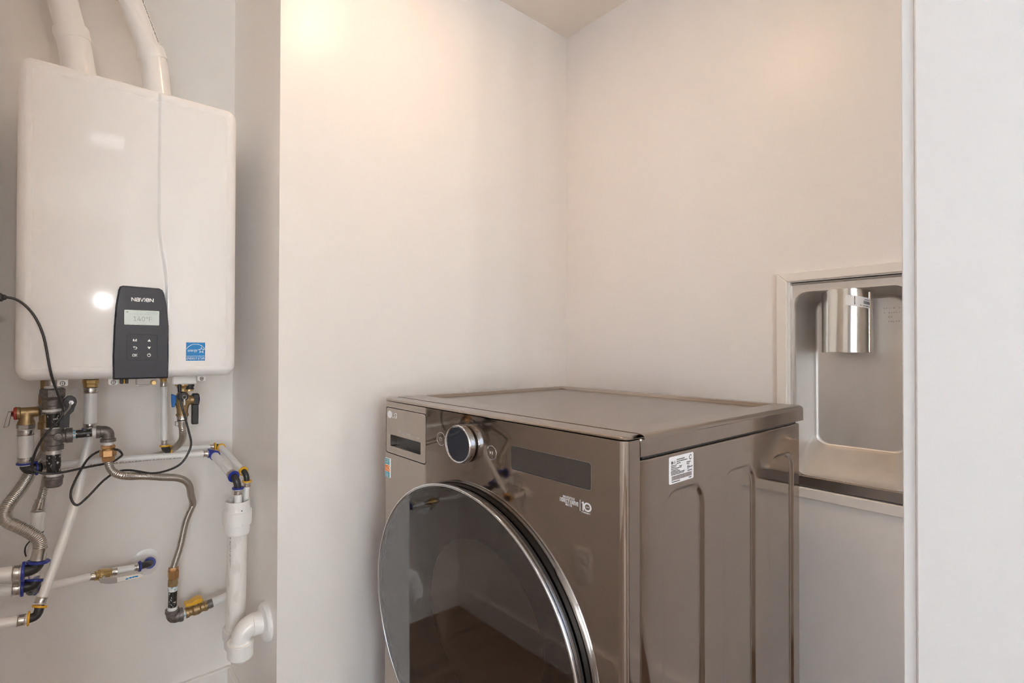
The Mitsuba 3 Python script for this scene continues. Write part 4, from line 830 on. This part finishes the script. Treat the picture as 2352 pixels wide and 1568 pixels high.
obj(K + '__black_handle', cat(rbox((-.210, -1.2895, .9685), (-.190, -1.2725, .9985), .003), rbox((-.207, -1.2905, .9175), (-.193, -1.2740, .972), .002)), 'm_black', 30)
obj(K + '__black_handle__cap', lathe(c(-1.2732, .9835), c(-1.2, .9835), [(0, .0085), (.002, .0080), (.0025, .003)], 20), 'm_blue')
tag(K, 'brass service valve with black and blue handles under the heater, right', 'valve')

# power cord of the heater
K = 'power_cord'
CP = [(-.070, -1.706, 1.216), (-.070, -1.658, 1.219), (-.070, -1.639, 1.212), (-.070, -1.622, 1.194), (-.070, -1.608, 1.167), (-.070, -1.599, 1.137), (-.070, -1.593, 1.101), (-.073, -1.586, 1.060), (-.100, -1.577, 1.024), (-.130, -1.570, .998), (-.150, -1.567, .981), (-.150, -1.570, .965), (-.150, -1.584, .946), (-.150, -1.601, .924), (-.160, -1.615, .893), (-.170, -1.622, .866), (-.175, -1.621, .851), (-.175, -1.611, .842), (-.175, -1.596, .837), (-.178, -1.569, .835), (-.200, -1.528, .835), (-.223, -1.488, .834), (-.222, -1.464, .839), (-.200, -1.452, .852), (-.190, -1.449, .859), (-.182, -1.456, .871), (-.196, -1.468, .873), (-.222, -1.490, .868), (-.230, -1.511, .856), (-.205, -1.5285, .8375), (-.180, -1.5455, .807), (-.165, -1.5515, .788), (-.155, -1.549, .773), (-.150, -1.540, .763), (-.150, -1.528, .770), (-.160, -1.513, .782), (-.180, -1.4935, .798), (-.205, -1.472, .8085), (-.228, -1.450, .811), (-.222, -1.428, .811), (-.200, -1.399, .806), (-.170, -1.378, .808), (-.150, -1.352, .816), (-.140, -1.325, .831), (-.140, -1.308, .856), (-.140, -1.302, .878), (-.140, -1.307, .906), (-.140, -1.315, .939), (-.140, -1.322, .964), (-.145, -1.327, .991), (-.152, -1.328, 1.012), (-.158, -1.328, 1.034)]
obj(K + '__cable', sweep(curve(CP, .004), .0026, 12), 'm_black_soft', 60)
obj(K + '__plug', cat(rbox((-.080, -1.685, 1.2105), (-.060, -1.6645, 1.2265), .003), rbox((-.076, -1.666, 1.2135), (-.064, -1.660, 1.2240), .002)), 'm_black')
obj(K + '__strain_relief', lathe(V(-.158, -1.328, 1.034), V(-.150, -1.3278, 1.0), [(0, .0062), (.006, .006), (.0065, .0048), (.026, .0042), (.027, .003)], 14), 'm_black')
tag(K, 'thin black power cord looping below the water heater', 'cord')

# drain standpipe and trap
K = 'drain_standpipe'
sx, sy = -.155, -1.182
obj(K + '__hub', lathe(V(sx, sy, .660), V(sx, sy, 1), [(0, .0285), (.050, .0288), (.0515, .0296), (.0515, .0318), (.050, .0322), (.026, .0324), (.0245, .0374), (-.010, .0376), (-.0125, .0324), (-.034, .0322), (-.038, .0305), (-.039, .025)], 48), 'm_pvc', 20)
obj(K + '__pipe', sweep([V(sx, sy, .665), V(sx, sy - .001, .50), V(sx, sy - .003, .362)], .0252, 36), 'm_pvc_dusty', 50)
obj(K + '__coupling', lathe(V(sx, sy - .003, .373), V(sx, sy - .003, 0), [(0, .0255), (0, .0325), (.001, .0336), (.024, .0336), (.027, .0300), (.05, .0285)], 44), 'm_pvc', 35)
az = math.atan2(-1.55 - sy, 1.174 - sx)
pa = az - math.radians(43); pn = V(math.cos(pa), math.sin(pa), 0)
obj(K + '__print', text('CODE NSF ASTM F891-10   PVC DWV   CP-119-FPS-DWV  CP-110-FPC-B', V(sx, sy, .374) + pn * .02545 + np.cross(V(0, 0, 1), pn) * .002, V(0, 0, 1), -np.cross(V(0, 0, 1), pn), .246, .0038, .0003), 'm_dark_ink', False)
for q, h, r in ((.35, .690, .0018), (-.5, .683, .0012)):
    e = V(math.cos(az + q), math.sin(az + q), 0); obj(K + '__speck', cyl(V(sx, sy, h) + e * .032, V(sx, sy, h) + e * .0327, r, 10), 'm_dark_ink', False)
tag(K, 'white plastic drain standpipe with printed line in the nook corner', 'standpipe')
K = 'drain_trap'
rx, ry = -.072, -1.196
U_ = [(sx, sy - .003, .345)] + [((sx + rx) / 2 - (rx - sx) / 2 * math.cos(a), sy - .003 + (ry - sy + .003) * (1 - math.cos(a)) / 2, .372 - .0415 * math.sin(a)) for a in np.linspace(.25, math.pi, 12)] + [(rx, ry, .385)]
obj(K + '__bend', sweep(curve(U_, .004), .0245, 36), 'm_pvc', 50)
obj(K + '__union_ring', lathe(V(rx, ry, .3445), V(rx, ry, 1), [(0, .024), (0, .0312), (.0012, .0322), (.034, .0322), (.0352, .0312), (.0352, .024)], 44), 'm_pvc', 25)
obj(K + '__elbow', sweep(curve([(rx, ry, .372), (rx, ry + .002, .389), (rx, ry + .010, .404), (rx, ry + .025, .4125), (rx, ry + .045, .414), (rx, -1.130, .412)], .004), .0242, 36), 'm_pvc', 50)
obj(K + '__socket', lathe(V(rx, ry + .028, .4120), V(rx, -1.127, .411), [(0, .0252), (.001, .0268), (.024, .0268), (.025, .0245)], 40), 'm_pvc', 35)
obj(K + '__wall_plate', lathe(V(rx, YR - .0002, .409), V(rx, -2, .409), [(0, .0470), (.005, .0470), (.0075, .0462), (.012, .0430), (.0165, .0340), (.017, .024)], 48), 'm_pvc', 25)
say(K + '__wall_plate', 'round white wall plate')
tag(K, 'white plastic drain trap going into the side wall at bottom', 'drain trap')

# seen in the washer's reflection: outlet and pipe collars on the near wall
K = 'wall_outlet'
obj(K + '__plate', place(plate(rrect(-.035, -.0575, .035, .0575, .003), .0075, .003), V(.147, YD + .0002, .372), V(-1, 0, 0), V(0, 0, 1)), 'm_trim', False)
for dz_ in (-.0195, .0195):
    obj(K + '__socket', place(plate(rrect(-.017, -.0145, .017, .0145, .006), .003, .0006), V(.147, YD + .0072, .372 + dz_), V(-1, 0, 0), V(0, 0, 1)), 'm_trim', False)
    obj(K + '__socket_slots', cat(*[box((.147 + q - .0009, YD + .0095, .372 + dz_ - .001), (.147 + q + .0009, YD + .0106, .372 + dz_ + .007)) for q in (-.006, .006)], cyl((.147, YD + .0095, .372 + dz_ - .0065), (.147, YD + .0106, .372 + dz_ - .0065), .0024, 12)), 'm_dark_ink', False)
tag(K, 'white double wall outlet on the near wall, seen only in the washer front', 'outlet')
for i, (x, z) in enumerate(((-.150, .6432), (-.200, .5893), (-.115, .5570))):
    k = 'pipe_collar' if i == 0 else 'pipe_collar_%03d' % i
    obj(k, lathe(V(x, YD + .0002, z), V(x, 0, z), [(0, .0280), (.004, .0280), (.012, .021), (.0125, .0155), (.004, .0152)], 36, cap=False), 'm_pvc')
    tag(k, ('white pipe collar on the near wall around the upper supply pipe', 'white pipe collar on the near wall around the middle supply pipe', 'white pipe collar on the near wall around the lower thin pipe')[i], 'pipe collar')
